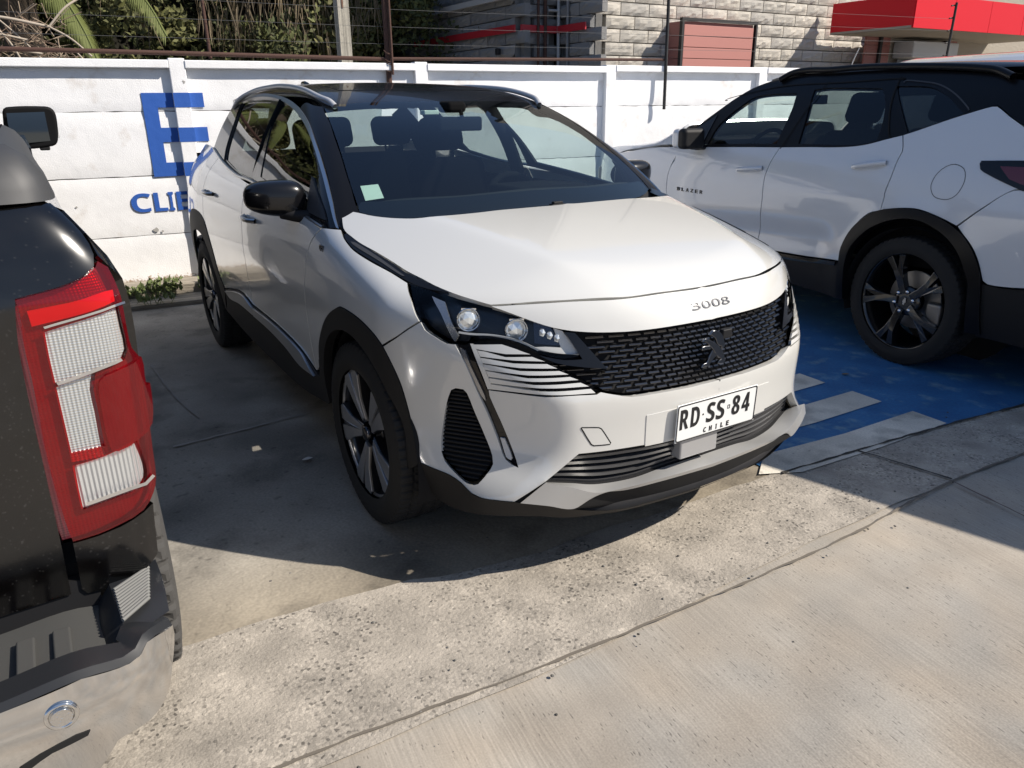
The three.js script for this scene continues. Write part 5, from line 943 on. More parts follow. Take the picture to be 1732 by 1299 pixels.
    for (let k = 0; k < 5; k++) {
      const a = k * Math.PI * .4 + turn, g = blade(spokeShape, .03), q = g.attributes.position;
      for (let i = 0; i < q.count; i++) { const r = Math.hypot(q.getX(i), q.getY(i)); q.setZ(i, q.getZ(i) + .038 + .022 * Math.sin(Math.min(1, r / .2) * 1.5)); }
      g.computeVertexNormals(); part('spoke', g.rotateZ(a), M.alloyDark, w);
      for (const e of [1, -1]) { const f = blade([[e * .002, .06], [e * .019, .052], [e * .040, .13], [e * .073, .213], [e * .065, .231], [e * .014, .235], [e * .010, .205], [e * .004, .125]], .004, .0012), qq = f.attributes.position; for (let i = 0; i < qq.count; i++) { const r = Math.hypot(qq.getX(i), qq.getY(i)); qq.setZ(i, qq.getZ(i) + .070 + .022 * Math.sin(Math.min(1, r / .2) * 1.5)); } f.computeVertexNormals(); part('spoke_face', f.rotateZ(a), M.alloyFace, w); }
    }
    part('hub_cap', lathe([[0, .098], [.022, .096], [.029, .088], [.029, .06]], 32), M.darkChrome, w);
  }
}

// ---------- white estate with black roof at the right ----------
const BT = {
  beltF: ['xyz', '-2.4,1.153,0.892 -2.211,1.158,0.891 -1.951,1.166,0.889 -1.498,1.184,0.885 -1.182,1.195,0.883'],
  beltR: ['xyz', '-1.182,1.195,0.883 -0.88,1.209,0.88 -0.766,1.212,0.879 -0.589,1.223,0.875 -0.469,1.241,0.868 -0.362,1.27,0.855 -0.251,1.298,0.843'],
  quarterTop: ['xyz', '-0.251,1.298,0.843 -0.162,1.328,0.829 -0.043,1.372,0.809 0.07,1.411,0.789 0.181,1.443,0.773 0.218,1.454,0.766 0.237,1.449,0.769 0.324,1.405,0.789 0.418,1.357,0.805'],
  hoodTop: ['xyz', '-3.104,1.077,0.904 -3.029,1.107,0.897 -2.704,1.138,0.895 -2.373,1.162,0.889'],
  doorLine1: ['xyz', '-2.277,1.137,0.899 -2.322,1.071,0.921 -2.361,0.983,0.941 -2.375,0.869,0.955 -2.372,0.803,0.957'],
  doorLine2: ['xyz', '-1.182,1.195,0.883 -1.218,1.092,0.923 -1.234,1.004,0.945 -1.225,0.905,0.962 -1.218,0.809,0.965 -1.23,0.687,0.95'],
  doorLine3: ['xyz', '-0.251,1.298,0.843 -0.205,1.211,0.88 -0.21,1.168,0.899 -0.21,1.074,0.933 -0.22,0.977,0.955 -0.215,0.959,0.958 -0.213,0.877,0.975'],
  archOut: ['xyz', '-0.454,0.54,0.981 -0.45,0.631,0.981 -0.391,0.753,0.978 -0.292,0.844,0.975 -0.206,0.885,0.973 -0.083,0.906,0.974 0.037,0.912,0.974 0.192,0.88,0.975 0.311,0.825,0.973 0.383,0.759,0.971 0.434,0.684,0.967 0.472,0.593,0.963'],
  archIn: ['xyz', '-0.411,0.4,0.97 -0.389,0.599,0.989 -0.296,0.737,0.99 -0.183,0.812,0.988 -0.069,0.851,0.986 0.029,0.86,0.985 0.129,0.844,0.985 0.258,0.786,0.987 0.339,0.71,0.984 0.382,0.636,0.981 0.415,0.566,0.976'],
  sill: ['xyz', '-0.928,0.51,0.951 -0.793,0.514,0.953 -0.454,0.54,0.981'],
  sill2: ['xyz', '-0.92,0.466,0.953 -0.473,0.506,0.977'],
  sill3: ['xyz', '-0.808,0.339,0.934 -0.401,0.301,0.947'],
  bumpJoint: ['xyz', '0.275,0.853,0.973 0.385,0.956,0.951 0.507,1.058,0.917'],
  bumpLow: ['xyz', '0.473,0.59,0.963 0.5,0.577,0.956 0.575,0.577,0.94 0.672,0.588,0.927'],
  taillight: ['side', '0.289,1.171 0.291,1.186* 0.496,1.197* 0.556,1.056* 0.456,1.087 0.348,1.125 0.306,1.144'],
  fuel: ['xyz', '0.153,1.07,0.934 0.24,1.106,0.923 0.061,1.039,0.942 0.147,1.16,0.902 0.15,0.979,0.954'],
  handles: ['xyz', '-0.501,1.106,0.923 -0.276,1.145,0.908 -1.529,1.021,0.939 -1.276,1.052,0.934'],
  badge: ['xyz', '-2.223,0.831,0.957 -1.886,0.83,0.96'],
  front_glass: ['side', '-1.978,1.185* -1.947,1.298 -1.876,1.381 -1.782,1.455 -1.679,1.518 -1.49,1.538 -1.266,1.539* -1.232,1.432 -1.235,1.213*'],
  rear_glass: ['side', '-1.123,1.559* -1.012,1.568 -0.569,1.555* -0.489,1.48 -0.435,1.368 -0.417,1.266* -0.471,1.245 -0.592,1.229 -1.033,1.22* -1.063,1.377'],
  quarter_glass: ['side', '-0.471,1.566* -0.277,1.56 -0.191,1.544 -0.09,1.503 0.062,1.415* -0.103,1.352 -0.227,1.309* -0.355,1.444'],
  roofline: ['xyz', '-2.415,1.152,0.892 -2.218,1.292,0.833 -2.033,1.416,0.776 -1.867,1.525,0.714 -1.751,1.59,0.666 -1.529,1.633,0.636 -1.089,1.653,0.627 -0.625,1.649,0.635 -0.218,1.627,0.651 0.07,1.606,0.666 0.212,1.592,0.676 0.349,1.486,0.743'],
  rail: ['xyz', '-1.494,1.637,0.669 -1.419,1.678,0.635 -1.269,1.693,0.623 -1.088,1.687,0.634 -0.808,1.691,0.633 -0.461,1.681,0.643 -0.15,1.664,0.656 0.029,1.649,0.667 0.122,1.636,0.676 0.235,1.598,0.703'],
  mirror: ['xyz', '-2.105,1.177,1.045 -2.061,1.292,1.045 -1.867,1.304,1.045 -1.85,1.163,1.045 -2.031,1.147,1.045'],
};
{
  const est = thing('white_estate', 'white car with black roof and black wheels parked nose to the wall', 'car', [.105, 0, -3.397], -.13);
  const F = bBody, xyz = n => BT[n][1].split(' ').map(w => w.split(',').map(Number)), xy = n => xyz(n).map(p => p[0] + ',' + p[1]);
  const P = (str, o) => panel(F, ['side', str], { L: .04, gap: .0036, thick: .02, ...o });
  const d1 = xy('doorLine1'), d2 = xy('doorLine2'), d3 = xy('doorLine3'), arch = xy('archOut'), belt1 = xy('beltF'), belt2 = xy('beltR'), qt = xy('quarterTop');
  const star = a => a.map((w, i) => i === 0 || i === a.length - 1 ? w + '*' : w);
  // sides: shown side with its parts, the far side as mirrored copies
  for (const s of [1, -1]) {
    const f = s > 0 ? g => g : mirrorZ;
    const sill = '-2.36,.50';
    part('fender', f(P([...star(['-3.80,.62', '-3.86,.8', '-3.80,.97', '-3.55,1.03', '-3.104,1.077', '-2.704,1.130', '-2.40,1.150']), ...star([...d1, '-2.37,.62', '-2.40,.50']), '-2.42,.60', '-2.50,.76', '-2.64,.87', '-2.863,.905', '-3.09,.86', '-3.24,.75', '-3.32,.58*'].join(' '))), M.white, est);
    const fd = part('front_door', f(P([...star(['-2.40,1.150', ...belt1.slice(1)]), ...star(d2).slice(1), '-1.26,.50*', '-2.40,.50*', '-2.37,.62', ...d1.slice().reverse().slice(0, -1)].join(' '))), M.white, est);
    const rd = part('rear_door', f(P([...star(belt2), ...star(d3).slice(1), '-.30,.85', '-.391,.753', '-.45,.631', '-.454,.54*', '-.79,.515', '-1.26,.50*', ...d2.slice().reverse().slice(0, -1)].join(' '))), M.white, est);
    part('quarter_panel', f(P([...star(qt).slice(0, 4), '.205,1.452', '.235,1.452', '.324,1.405', '.418,1.357', '.62,1.24*', '.80,1.21*', '.82,1.12*', '.556,1.058*', '.507,1.056', '.385,.955', '.278,.852*', '.192,.88', '.037,.912', '-.083,.906', '-.2,.885*', ...d3.slice().reverse().slice(0, -1)].join(' '))), M.white, est);
    part('rear_bumper', f(P(['.282,.852*', '.385,.955', '.507,1.058', '.60,1.05*', '.98,1.0*', '.98,.62*', '.672,.588', '.575,.577', '.5,.577', '.473,.593*', '.434,.684', '.383,.759', '.311,.825'].join(' '))), M.white, est);
    part('arch_cladding', f(P(['-.47,.30*', ...arch, '.50,.30*', '.42,.30*', '.415,.566', '.382,.636', '.339,.71', '.258,.786', '.129,.844', '.029,.86', '-.069,.851', '-.183,.812', '-.296,.737', '-.389,.599', '-.41,.30*'].join(' '), { off: .012, thick: .05, gap: 0 })), M.blackSatin, est);
    part('sill', f(P(['-2.45,.49*', '-1.26,.492', '-.79,.507', '-.45,.532*', '-.47,.29*', '-.8,.30', '-2.45,.28*'].join(' '), { off: .006 })), M.plastic, est);
    part('sill_trim', f(P(['-2.3,.495*', '-1.26,.498', '-.79,.513', '-.47,.537*', '-.48,.505*', '-.92,.468', '-2.3,.455*'].join(' '), { off: .016, thick: .01 })), M.black, est);
    part('rear_lower', f(P(['.45,.58*', '.575,.572', '.672,.583', '.98,.61*', '.98,.26*', '.46,.28*'].join(' '), { off: -.01 })), M.plastic, est);
    // black upper body with three windows
    const roofE = xy('roofline');
    part('upper_body', f(panel(F, ['side', [...star(['-2.40,1.150', '-2.218,1.292', '-2.033,1.416', '-1.867,1.525', '-1.74,1.592', '-1.529,1.640', '-1.089,1.662', '-.625,1.660', '-.218,1.640', '.07,1.615', '.24,1.585', '.42,1.54', '.62,1.46', '.70,1.38']), '.62,1.24*', '.418,1.357', '.324,1.405', '.235,1.454', '.205,1.454', ...qt.slice(0, 4).reverse(), ...belt2.slice().reverse().slice(1), ...belt1.slice().reverse().slice(1)].join(' ')], { off: -.004, thick: .03, L: .04, holes: [BT.front_glass[1], BT.rear_glass[1], BT.quarter_glass[1]] })), M.blackSatin, est);
    const win = (n, m) => part('side_window', f(panel(F, ['side', BT[n][1]], { off: -.012, thick: 0, L: .06 })), m, est);
    win('front_glass', M.glass); win('rear_glass', M.tint2); win('quarter_glass', M.tint);
    part('window_joint', f(seam(F, 'side', '-1.17,1.20 -1.09,1.44 -1.04,1.60', .008, .001)), M.gap, est); part('window_joint', f(seam(F, 'side', '-.33,1.29 -.43,1.45 -.47,1.61', .008, .001)), M.gap, est);
    part('window_joint', f(seam(F, 'side', '-1.96,1.50 -1.5,1.585 -.9,1.60 -.47,1.605', .006, .001)), M.gap, est);
    part('window_edge', f(seam(F, 'side', '-.43,1.585 -.25,1.58 -.13,1.55 .0,1.49 .08,1.43', .007, .001)), M.plasticGrey, est);
    part('roof_rail', f(tube(xyz('rail').map(p => [p[0], p[1] - .004, p[2] - .01]), .020, 50, 10)), M.blackSatin, est);
    for (const [x0, y0, x1, y1, par] of [[-.501, 1.108, -.276, 1.143, rd], [-1.529, 1.023, -1.276, 1.050, fd]]) {
      const zz = (x, y) => drop(F, [x, y, 3], [0, 0, -1], 0)[2], mx = (x0 + x1) / 2, my = (y0 + y1) / 2;
      part('handle_recess', f(new THREE.SphereGeometry(.045, 20, 12).scale(1.1, .75, .28).translate(mx - .01, my - .012, zz(mx, my) - .010)), M.white, par);
      part('handle', f(tube([[x0, y0, zz(x0, y0) + .002], [x0 + .05, y0 + .008, zz(x0, y0) + .026], [x1 - .05, y1 - .006, zz(x1, y1) + .030], [x1, y1, zz(x1, y1) + .004]], .0145, 24, 10)), M.white, par);
    }
    // door mirror
    const mi = sub('door_mirror', est);
    part('mirror_cap', f(rbox(.11, .15, .20, .04, -2.06, 1.225, 1.03, 4)), M.white, mi);
    part('mirror_housing', f(rbox(.10, .152, .205, .035, -1.985, 1.227, 1.03, 4)), M.plastic, mi);
    part('mirror_arm', f(rbox(.10, .05, .14, .02, -2.02, 1.165, .92)), M.black, mi);
    part('sail', f(P('-2.22,1.28* -1.99,1.40* -2.03,1.17* -2.36,1.165*', { off: .003 })), M.black, mi);
    // tail lamp
    const tl = part('tail_lamp', f(panel(F, ['side', '.289,1.171 .291,1.186* .5,1.197 .8,1.20* .80,1.0* .556,1.056 .456,1.087 .348,1.125 .306,1.144'], { off: .004, thick: .02, L: .03 })), M.black, est);
    part('lamp_lens', f(panel(F, ['side', '.40,1.165* .78,1.172* .78,1.03* .57,1.078 .47,1.108*'], { off: .008, thick: .006, L: .03 })), M.redDark, tl);
    part('filler_joint', f(seam(F, 'side', '.153,1.160 .214,1.142 .240,1.106 .246,1.066 .228,1.01 .19,.983 .150,.979 .10,.99 .066,1.03 .061,1.062 .075,1.11 .108,1.146', .004, .0008, true)), M.fineGap, est);
    { const bz = drop(F, [-2.054, .831, 3], [0, 0, -1], 0)[2] + .001; ['B', 'L', 'A', 'Z', 'E', 'R'].forEach((ch, i) => { const g = text(ch, .027, .003); g.computeBoundingBox(); const b = g.boundingBox; g.scale(.036 / (b.max.x - b.min.x), .027 / (b.max.y - b.min.y), 1); if (s < 0) g.rotateY(Math.PI); part('badge_letter', g.translate(-2.054 + s * (i - 2.5) * .059, .831, s * bz), M.ink, est); }); }
  }
  // top sheets
  part('roof', both(panel(F, ['top', '-1.70,0* -1.70,.55* -1.2,.60 -.5,.62 .2,.62 .62,.58* .62,0*'], { off: -.006, thick: .02, L: .07, gap: 0 })), M.black, est);
  part('bonnet', both(panel(F, ['top', '-2.36,0* -2.36,.885* -2.7,.893 -3.1,.90 -3.4,.87 -3.62,.79 -3.76,.62* -3.86,.0*'], { off: 0, thick: .02, L: .06, gap: 0 })), M.white, est);
  part('front_face', rbox(.16, .60, 1.5, .06, -3.80, .62, 0, 3), M.black, est);
  part('windscreen', both(ruled(new THREE.CatmullRomCurve3([V(-2.52, 1.17, 0), V(-2.48, 1.17, .5), V(-2.36, 1.165, .80)]), new THREE.CatmullRomCurve3([V(-1.74, 1.63, 0), V(-1.73, 1.62, .4), V(-1.70, 1.60, .60)]), 20, 4)), M.screen, est);
  part('tailgate', merge([rbox(.10, .55, 1.5, .04, .88, .85, 0), box(.04, .1, 1.2, .66, 1.55, 0)]), M.white, est);
  part('rear_window', both(ruled(new THREE.CatmullRomCurve3([V(.62, 1.56, 0), V(.6, 1.55, .55)]), new THREE.CatmullRomCurve3([V(.84, 1.16, 0), V(.78, 1.16, .74)]), 12, 3)), M.tint, est);
  part('spoiler', rbox(.26, .035, 1.24, .015, .60, 1.645, 0, 2), M.white, est);
  part('underbody', merge([box(4.3, .08, 1.5, -1.5, .32, 0), box(.05, .6, 1.6, .85, .7, 0), box(.6, .5, 1.4, -3.2, .6, 0)]), M.dark, est);
  for (const x of [0, -2.863]) for (const q of [1, -1]) part('wheel_well', merge([new THREE.CylinderGeometry(.425, .425, .52, 40, 1, true, -1.9, 3.8).rotateX(-Math.PI / 2).translate(x, .378, q * .68), new THREE.CircleGeometry(.43, 40).translate(x, .378, q * .44)]), M.dark, est);
  // cabin
  part('dashboard', rbox(.5, .30, 1.5, .08, -2.2, 1.07, 0, 3), M.cabin, est);
  part('cabin_floor', merge([box(3.1, .04, 1.5, -.9, .42, 0), box(.9, .35, 1.4, .25, .75, 0), box(3, .55, .05, -.9, .85, .83), box(3, .55, .05, -.9, .85, -.83), box(2.0, .09, .04, -1.5, 1.165, -.865), box(2.0, .07, .03, -1.5, 1.15, .84)]), M.cabin, est);
  part('steering_wheel', merge([new THREE.TorusGeometry(.185, .017, 12, 40), rbox(.16, .11, .04, .02, 0, -.01, -.02)]).rotateY(-Math.PI / 2).rotateZ(-.38).translate(-1.86, 1.11, .40), M.cabin, est);
  for (const [x, z, w, hr] of [[-1.35, .40, .54, [0]], [-1.35, -.40, .54, [0]], [-.35, 0, 1.35, [.42, -.42]]]) {
    const g = sub('seat', est); g.position.set(x, 0, z);
    part('cushion', rbox(.52, .16, w, .06, -.05, .66, 0, 3), M.cloth, g); part('backrest', rbox(.15, .62, w * .94, .065, 0, .31, 0, 3).rotateZ(-.28).translate(.2, .70, 0), M.cloth, g);
    for (const h of hr) part('headrest', rbox(.11, .20, .28, .05, 0, .77, h, 3).rotateZ(-.28).translate(.2, .70, 0), M.cloth, g);
  }
  part('inner_mirror', rbox(.03, .07, .24, .012, -1.80, 1.50, 0), M.cabin, est);
  // wheels: black split spokes, six bright nuts
  const tg = tyre(.378, .245, .282, 60), sp = [[-.020, .05], [.020, .05], [.020, .12], [.030, .19], [.062, .262], [.026, .270], [.0, .185], [-.026, .270], [-.062, .262], [-.030, .19], [-.020, .12]];
  for (const [x, q] of [[0, 1], [-2.863, 1], [0, -1], [-2.863, -1]]) {
    const w = sub('wheel', est); w.position.set(x, .375, q * .835); if (q < 0) w.rotation.y = Math.PI;
    part('tyre', tg, M.rubber, w);
    part('rim', merge([lathe([[.245, -.10], [.262, -.02], [.266, .08], [.278, .098], [.287, .10], [.288, .085]], 80), lathe([[0, .075], [.05, .078], [.082, .072], [.088, .05]], 40)]), M.alloyBlack, w);
    part('brake_disc', lathe([[.07, 0], [.17, 0], [.17, -.02], [.07, -.02]], 48), M.steel, w);
    part('brake_caliper', rbox(.10, .16, .06, .02, .165, -.06, .02), M.steel, w);
    for (let k = 0; k < 5; k++) { const g = blade(sp, .035), p = g.attributes.position; for (let i = 0; i < p.count; i++) { const r = Math.hypot(p.getX(i), p.getY(i)); p.setZ(i, p.getZ(i) + .045 + .022 * Math.min(1, r / .2)); } g.computeVertexNormals(); part('spoke', g.rotateZ(k * 1.2566 + .32), M.alloyBlack, w); }
    for (let k = 0; k < 6; k++) { const a = k * 1.0472 + .25; part('wheel_nut', new THREE.SphereGeometry(.0125, 12, 8).scale(1, 1, 1.1).translate(.062 * Math.cos(a), .062 * Math.sin(a), .084), M.chrome, w); }
    const bt = new THREE.Shape([[-.021, -.006], [-.008, -.006], [-.006, -.010], [.008, -.010], [.008, -.006], [.021, -.004], [.021, .006], [.008, .006], [.006, .010], [-.008, .010], [-.008, .006], [-.021, .004]].map(p => new THREE.Vector2(...p))); part('hub_emblem', new THREE.ExtrudeGeometry(bt, { depth: .003, bevelEnabled: false }).rotateZ(1.3).translate(0, 0, .079), M.satin, w);
    part('valve', rod([.20, .10, .06], [.21, .106, .075], .005), M.chrome, w);
  }
}
// roof of a taller white vehicle standing beyond
{
  const v = thing('white_van', 'taller white vehicle behind the black roofed car, only its pale roof showing', 'van', [.1, 0, -5.9], -.10);
  const shell = new THREE.ExtrudeGeometry(new THREE.Shape(outline('-1.0,1.0* 1.0,1.0* .98,1.25 .84,1.62 .72,1.74 .4,1.79 0,1.80 -.4,1.79 -.72,1.74 -.84,1.62 -.98,1.25', .05)), { depth: 3.4, bevelEnabled: true, bevelSize: .06, bevelThickness: .16, bevelSegments: 4 });
  part('body', merge([shell.rotateY(Math.PI / 2).translate(-2.15, .02, 0), rbox(5.0, .9, 1.96, .12, -.9, .72, 0, 3)]), M.white, v);
  part('roof_ditch', merge([box(3.3, .012, .03, -.5, 1.772, .58), box(3.3, .012, .03, -.5, 1.772, -.58)]), M.gap, v);
  part('side_window', box(2.6, .34, .02, -.6, 1.42, .905).translate(0, 0, -.02), M.black, v); part('side_window', box(2.6, .34, .02, -.6, 1.42, -.885), M.black, v);
  for (const x of [.7, -2.3]) for (const z of [.86, -.86]) part('wheel', new THREE.CylinderGeometry(.36, .36, .24, 32).rotateX(Math.PI / 2).translate(x, .36, z), M.rubber, v);
}

// ---------- black pickup at the left, tail towards the camera ----------
const KT = {
  taillight: ['tobl', '2.129,1.223* 2.112,1.227 2.083,1.234 2.061,1.243 2.039,1.256 2.031,1.264* 2.018,1.252 2.019,1.229 2.021,1.203 2.025,1.165 2.024,1.125 2.016,1.11 2.018,1.061 2.019,1.01 2.02,0.994 2.022,0.951 2.024,0.897 2.032,0.872 2.05,0.847 2.08,0.832 2.103,0.825 2.13,0.823* 2.133,0.861 2.135,0.968 2.132,1.105 2.132,1.144 2.129,1.2'],
  brake_lens: ['tobl', '2.117,1.203* 2.078,1.208 2.022,1.217 2.026,1.2* 2.074,1.188 2.116,1.18*'],
  upper_lens: ['tobl', '2.109,1.17* 2.082,1.178 2.046,1.188 2.031,1.193* 2.032,1.159 2.032,1.125 2.04,1.11* 2.059,1.102 2.074,1.098* 2.094,1.092 2.11,1.09* 2.11,1.135'],
  middle_lens: ['tobl', '2.11,1.084* 2.094,1.09 2.073,1.096* 2.078,1.071 2.078,1.035 2.079,0.978 2.078,0.958* 2.095,0.957 2.11,0.958* 2.11,1.025'],
  red_block: ['tobl', '2.074,1.084 2.067,1.092 2.031,1.103 2.017,1.11 2.018,1.061 2.011,1.064 2.02,0.995 2.044,0.974 2.069,0.962 2.076,0.967 2.078,0.988 2.077,1.06'],
  lower_lens: ['tobl', '2.11,0.952* 2.08,0.957 2.044,0.972* 2.038,0.928 2.04,0.904 2.049,0.89 2.074,0.884 2.111,0.876* 2.111,0.911'],
  side_panel_top: ['tobl', '2.129,1.224* 2.112,1.228 2.083,1.235 2.061,1.244 2.04,1.257* 2.031,1.273 2.025,1.304 2.031,1.348* 2.067,1.35 2.089,1.351* 2.105,1.346* 2.134,1.271 2.137,1.227*'],
  under_box: ['tobl', '2.131,0.822* 2.103,0.824 2.08,0.83 2.051,0.845 2.035,0.856* 2.04,0.759* 2.051,0.746 2.079,0.725 2.128,0.723 2.133,0.734*'],
  tailgate: ['front', '1.806,1.209* 1.818,1.082 1.822,0.863 1.822,0.728 1.825,0.724* 1.932,0.718* 2.05,0.708* 1.9,1.403* 1.827,1.349 1.805,1.345* 1.813,1.29 1.821,1.236*'],
  cap: ['tobl', '2.108,1.35* 2.089,1.351 2.068,1.352 2.039,1.353 2.027,1.353* 1.428,1.303 1.043,1.294 0.887,1.32 0.724,1.332*'],
  chrome_bumper: ['tobl', '2.42,0.694* 2.36,0.699 2.285,0.706* 2.228,0.692 2.208,0.694 2.193,0.705 2.13,0.689* 2.131,0.673 2.154,0.633 2.174,0.59 2.213,0.569 2.25,0.572 2.293,0.561 2.323,0.556 2.376,0.555 2.437,0.553*'],
  bumperEdge: ['xyz', '1.404,0.694,2.019 1.403,0.699,1.934 1.397,0.706,1.834 1.38,0.692,1.771 1.37,0.694,1.753 1.36,0.705,1.742 1.313,0.689,1.7'],
  sensor: ['xyz', '1.407,0.663,1.869 1.406,0.654,1.854 1.405,0.679,1.866'],
  bump_reflection: ['tobl', '2.359,0.6* 2.341,0.611 2.307,0.621 2.292,0.619* 2.295,0.611 2.33,0.605 2.352,0.588*'],
  stepPad: ['xyz', '1.229,0.73,1.771 1.191,0.73,1.711 1.258,0.73,1.708 1.286,0.73,1.723 1.32,0.73,1.768'],
  stepIn: ['xyz', '1.198,0.7,1.936 1.189,0.7,1.874 1.192,0.7,1.813 1.197,0.7,1.786 1.172,0.7,1.77'],
  rib: ['xyz', '1.249,0.7,1.916 1.259,0.7,1.894 1.361,0.7,1.887 1.362,0.7,1.907 1.251,0.7,1.867 1.258,0.7,1.849 1.357,0.7,1.84 1.357,0.7,1.864'],
  mirror: ['xyz', '-2.6,1.483,1.808 -2.6,1.485,1.592 -2.6,1.303,1.585 -2.6,1.289,1.754'],
  mirrorGlass: ['xyz', '-2.6,1.466,1.788 -2.6,1.464,1.593 -2.6,1.307,1.602 -2.6,1.303,1.734 -2.6,1.402,1.782'],
  sideTop: ['xyz', '1.176,1.264,1.697 1.17,1.276,1.699 1.152,1.306,1.709 1.125,1.351,1.741'],
};
{
  const pk = thing('black_pickup', 'dusty black pickup with chrome bumper and red tail lamp at the left edge', 'pickup', [0, 0, 0]);
  const R = tRear, P = (n, o) => panel(R, KT[n], { L: .02, thick: .02, e: .001, ...o }), X = n => KT[n][1].split(' ').map(w => w.split(',').map(Number));
  part('tailgate', merge([panel(R, ['front', '1.806,1.235* 1.818,1.15 1.824,.863 1.828,.728* 2.5,.70* 3.5,.70* 3.56,.73* 3.57,1.34* 2.6,1.345* 1.80,1.345*'], { L: .05, thick: .02, gap: .003 })]), M.dusty, pk);
  part('corner_panel', P('side_panel_top', { thick: .02 }), M.dusty, pk);
  part('lamp_base', P('under_box', { gap: .0015 }), M.dusty, pk);
  // tail lamp: red body, ribbed reflectors, clear and red lenses
  const lamp = part('tail_lamp', P('taillight', { off: -.014, thick: -.012, gap: .001 }), M.lampInner, pk);
  part('lamp_rim', panel(R, KT.taillight, { L: .02, thick: .010, e: .001, gap: .001, holes: [KT.upper_lens[1], KT.lower_lens[1], KT.middle_lens[1].replace(/,0\.95[78]/g, ',0.976')] }), M.redGlass, lamp);
  part('brake_reflector', P('brake_lens', { off: -.006, thick: .006 }), M.lampBright, lamp);
  for (const n of ['upper_lens', 'middle_lens', 'lower_lens']) { part('lamp_reflector', P(n, { off: -.004, thick: 0 }), n === 'lower_lens' ? M.ribbed2 : M.ribbed, lamp); part('clear_lens', P(n, { off: .001, thick: .004, gap: .001 }), M.lens, lamp); }
  part('red_block', P('red_block', { off: .004, thick: .010, gap: .001 }), M.redGlass, lamp);
  part('lens_trim', merge([seam(R, 'tobl', '2.112,1.178 2.076,1.187 2.034,1.197 2.022,1.198', .0035, .003), seam(R, 'tobl', '2.11,.885 2.07,.893 2.045,.895 2.032,.905', .006, .0035), seam(R, 'tobl', '2.112,1.09 2.08,1.10 2.045,1.112', .005, .0035)]), M.chrome, lamp);
  // side, cap, bed, cab
  part('bed_side', panel(R, ['side2', '1.12,1.335* 1.17,1.27* 1.12,1.18 1.08,.86* .80,.80* .72,.74 .62,.86 .45,.94 .30,.95 .12,.93 -.04,.82 -.10,.64* -.8,.6* -.8,1.36* .3,1.36 .9,1.352*'], { L: .06, thick: .02 }), M.dusty, pk);
  part('arch_lip', panel(R, ['side2', '.80,.72* .72,.76 .62,.88 .45,.96 .30,.97 .12,.95 -.04,.84 -.12,.62* -.06,.62* .02,.78 .14,.88 .30,.91 .45,.90 .58,.82 .68,.70 .72,.64*'], { L: .04, off: .012, thick: .03 }), M.plastic, pk);
  { const b = [[-.8, 1.365, 1.74], [.2, 1.362, 1.737], [.8, 1.357, 1.733], [1.06, 1.353, 1.731], [1.115, 1.352, 1.735], [1.142, 1.352, 1.747], [1.156, 1.352, 1.775], [1.163, 1.352, 1.85], [1.168, 1.352, 2.1], [1.17, 1.352, 2.6], [1.155, 1.352, 3.6]], up = (y, dx, dz) => b.map(([x, , z], q) => { const t = Math.min(1, Math.max(0, (q - 3) / 4)); return V(x - dx * t, y, z + dz * (1 - t * .6)); }), c = a => new THREE.CatmullRomCurve3(a, false, 'centripetal');
    const l0 = c(b.map(p => V(...p))), l1 = c(up(1.385, .012, .008)), l2 = c(up(1.415, .040, .028)), l3 = c(up(1.432, .085, .055)), l4 = c(up(1.436, .16, .12));
    part('bed_cap', toCreasedNormals(mergeVertices(merge([ruled(l0, l1, 160, 2), ruled(l1, l2, 160, 2), ruled(l2, l3, 160, 2), ruled(l3, l4, 160, 2)]), 1e-4), .9), M.capPlastic, pk); }
  part('cap_ridge', rbox(.05, .018, .30, .006, 1.055, 1.432, 1.99), M.plasticGrey, pk);
  part('bed_cover', merge([box(1.9, .03, 1.8, .12, 1.42, 2.70), box(.06, .7, 1.85, .9, 1.0, 2.70)]), M.cabin, pk);
  part('cab_side', merge([box(2.6, .75, .06, -2.1, .98, 1.76), box(2.2, .06, 1.7, -1.9, 1.92, 2.74), box(.06, .5, 1.7, -.8, 1.6, 2.74), box(1.5, .95, 1.9, -4.0, .75, 2.70)]), M.black, pk);
  part('cab_window', box(2.0, .42, .02, -1.9, 1.62, 1.90), M.tint, pk);
  part('far_side', box(6.0, .7, .06, -2.0, 1.0, 3.68), M.black, pk);
  part('chassis', merge([box(5.4, .3, 1.2, -1.8, .55, 2.7), box(.1, .3, 1.9, 1.12, .62, 2.7)]), M.dark, pk);
  // door mirror with its glass towards the camera
  const mi = sub('door_mirror', pk);
  {
    const o = outline('-.112,-.085 -.075,-.098 .085,-.085 .105,-.06 .118,.04 .112,.085 .085,.098 -.09,.096 -.105,.08', .01);   // x to the right of the picture
    const house = new THREE.ExtrudeGeometry(new THREE.Shape(o), { depth: .10, bevelEnabled: true, bevelSize: .012, bevelThickness: .012, bevelSegments: 3 }).rotateY(Math.PI / 2).translate(-2.72, 1.390, 1.690);
    part('mirror_housing', house, M.housing, mi);
    const go = outline('-.098,.075* .088,.080* .100,-.07* -.072,-.082* -.1,.0', .01); part('mirror_glass', new THREE.ShapeGeometry(new THREE.Shape(go)).rotateY(Math.PI / 2).rotateY(.10).translate(-2.600, 1.392, 1.692), M.mirrorGlass, mi);
    part('mirror_arm', rbox(.07, .05, .18, .015, -2.68, 1.30, 1.80), M.plastic, mi); part('turn_lamp', rbox(.06, .11, .012, .004, -2.66, 1.39, 1.568), M.lens2, mi); part('puddle_lamp', rbox(.05, .025, .05, .008, -2.64, 1.283, 1.645), M.plastic, mi);
  }
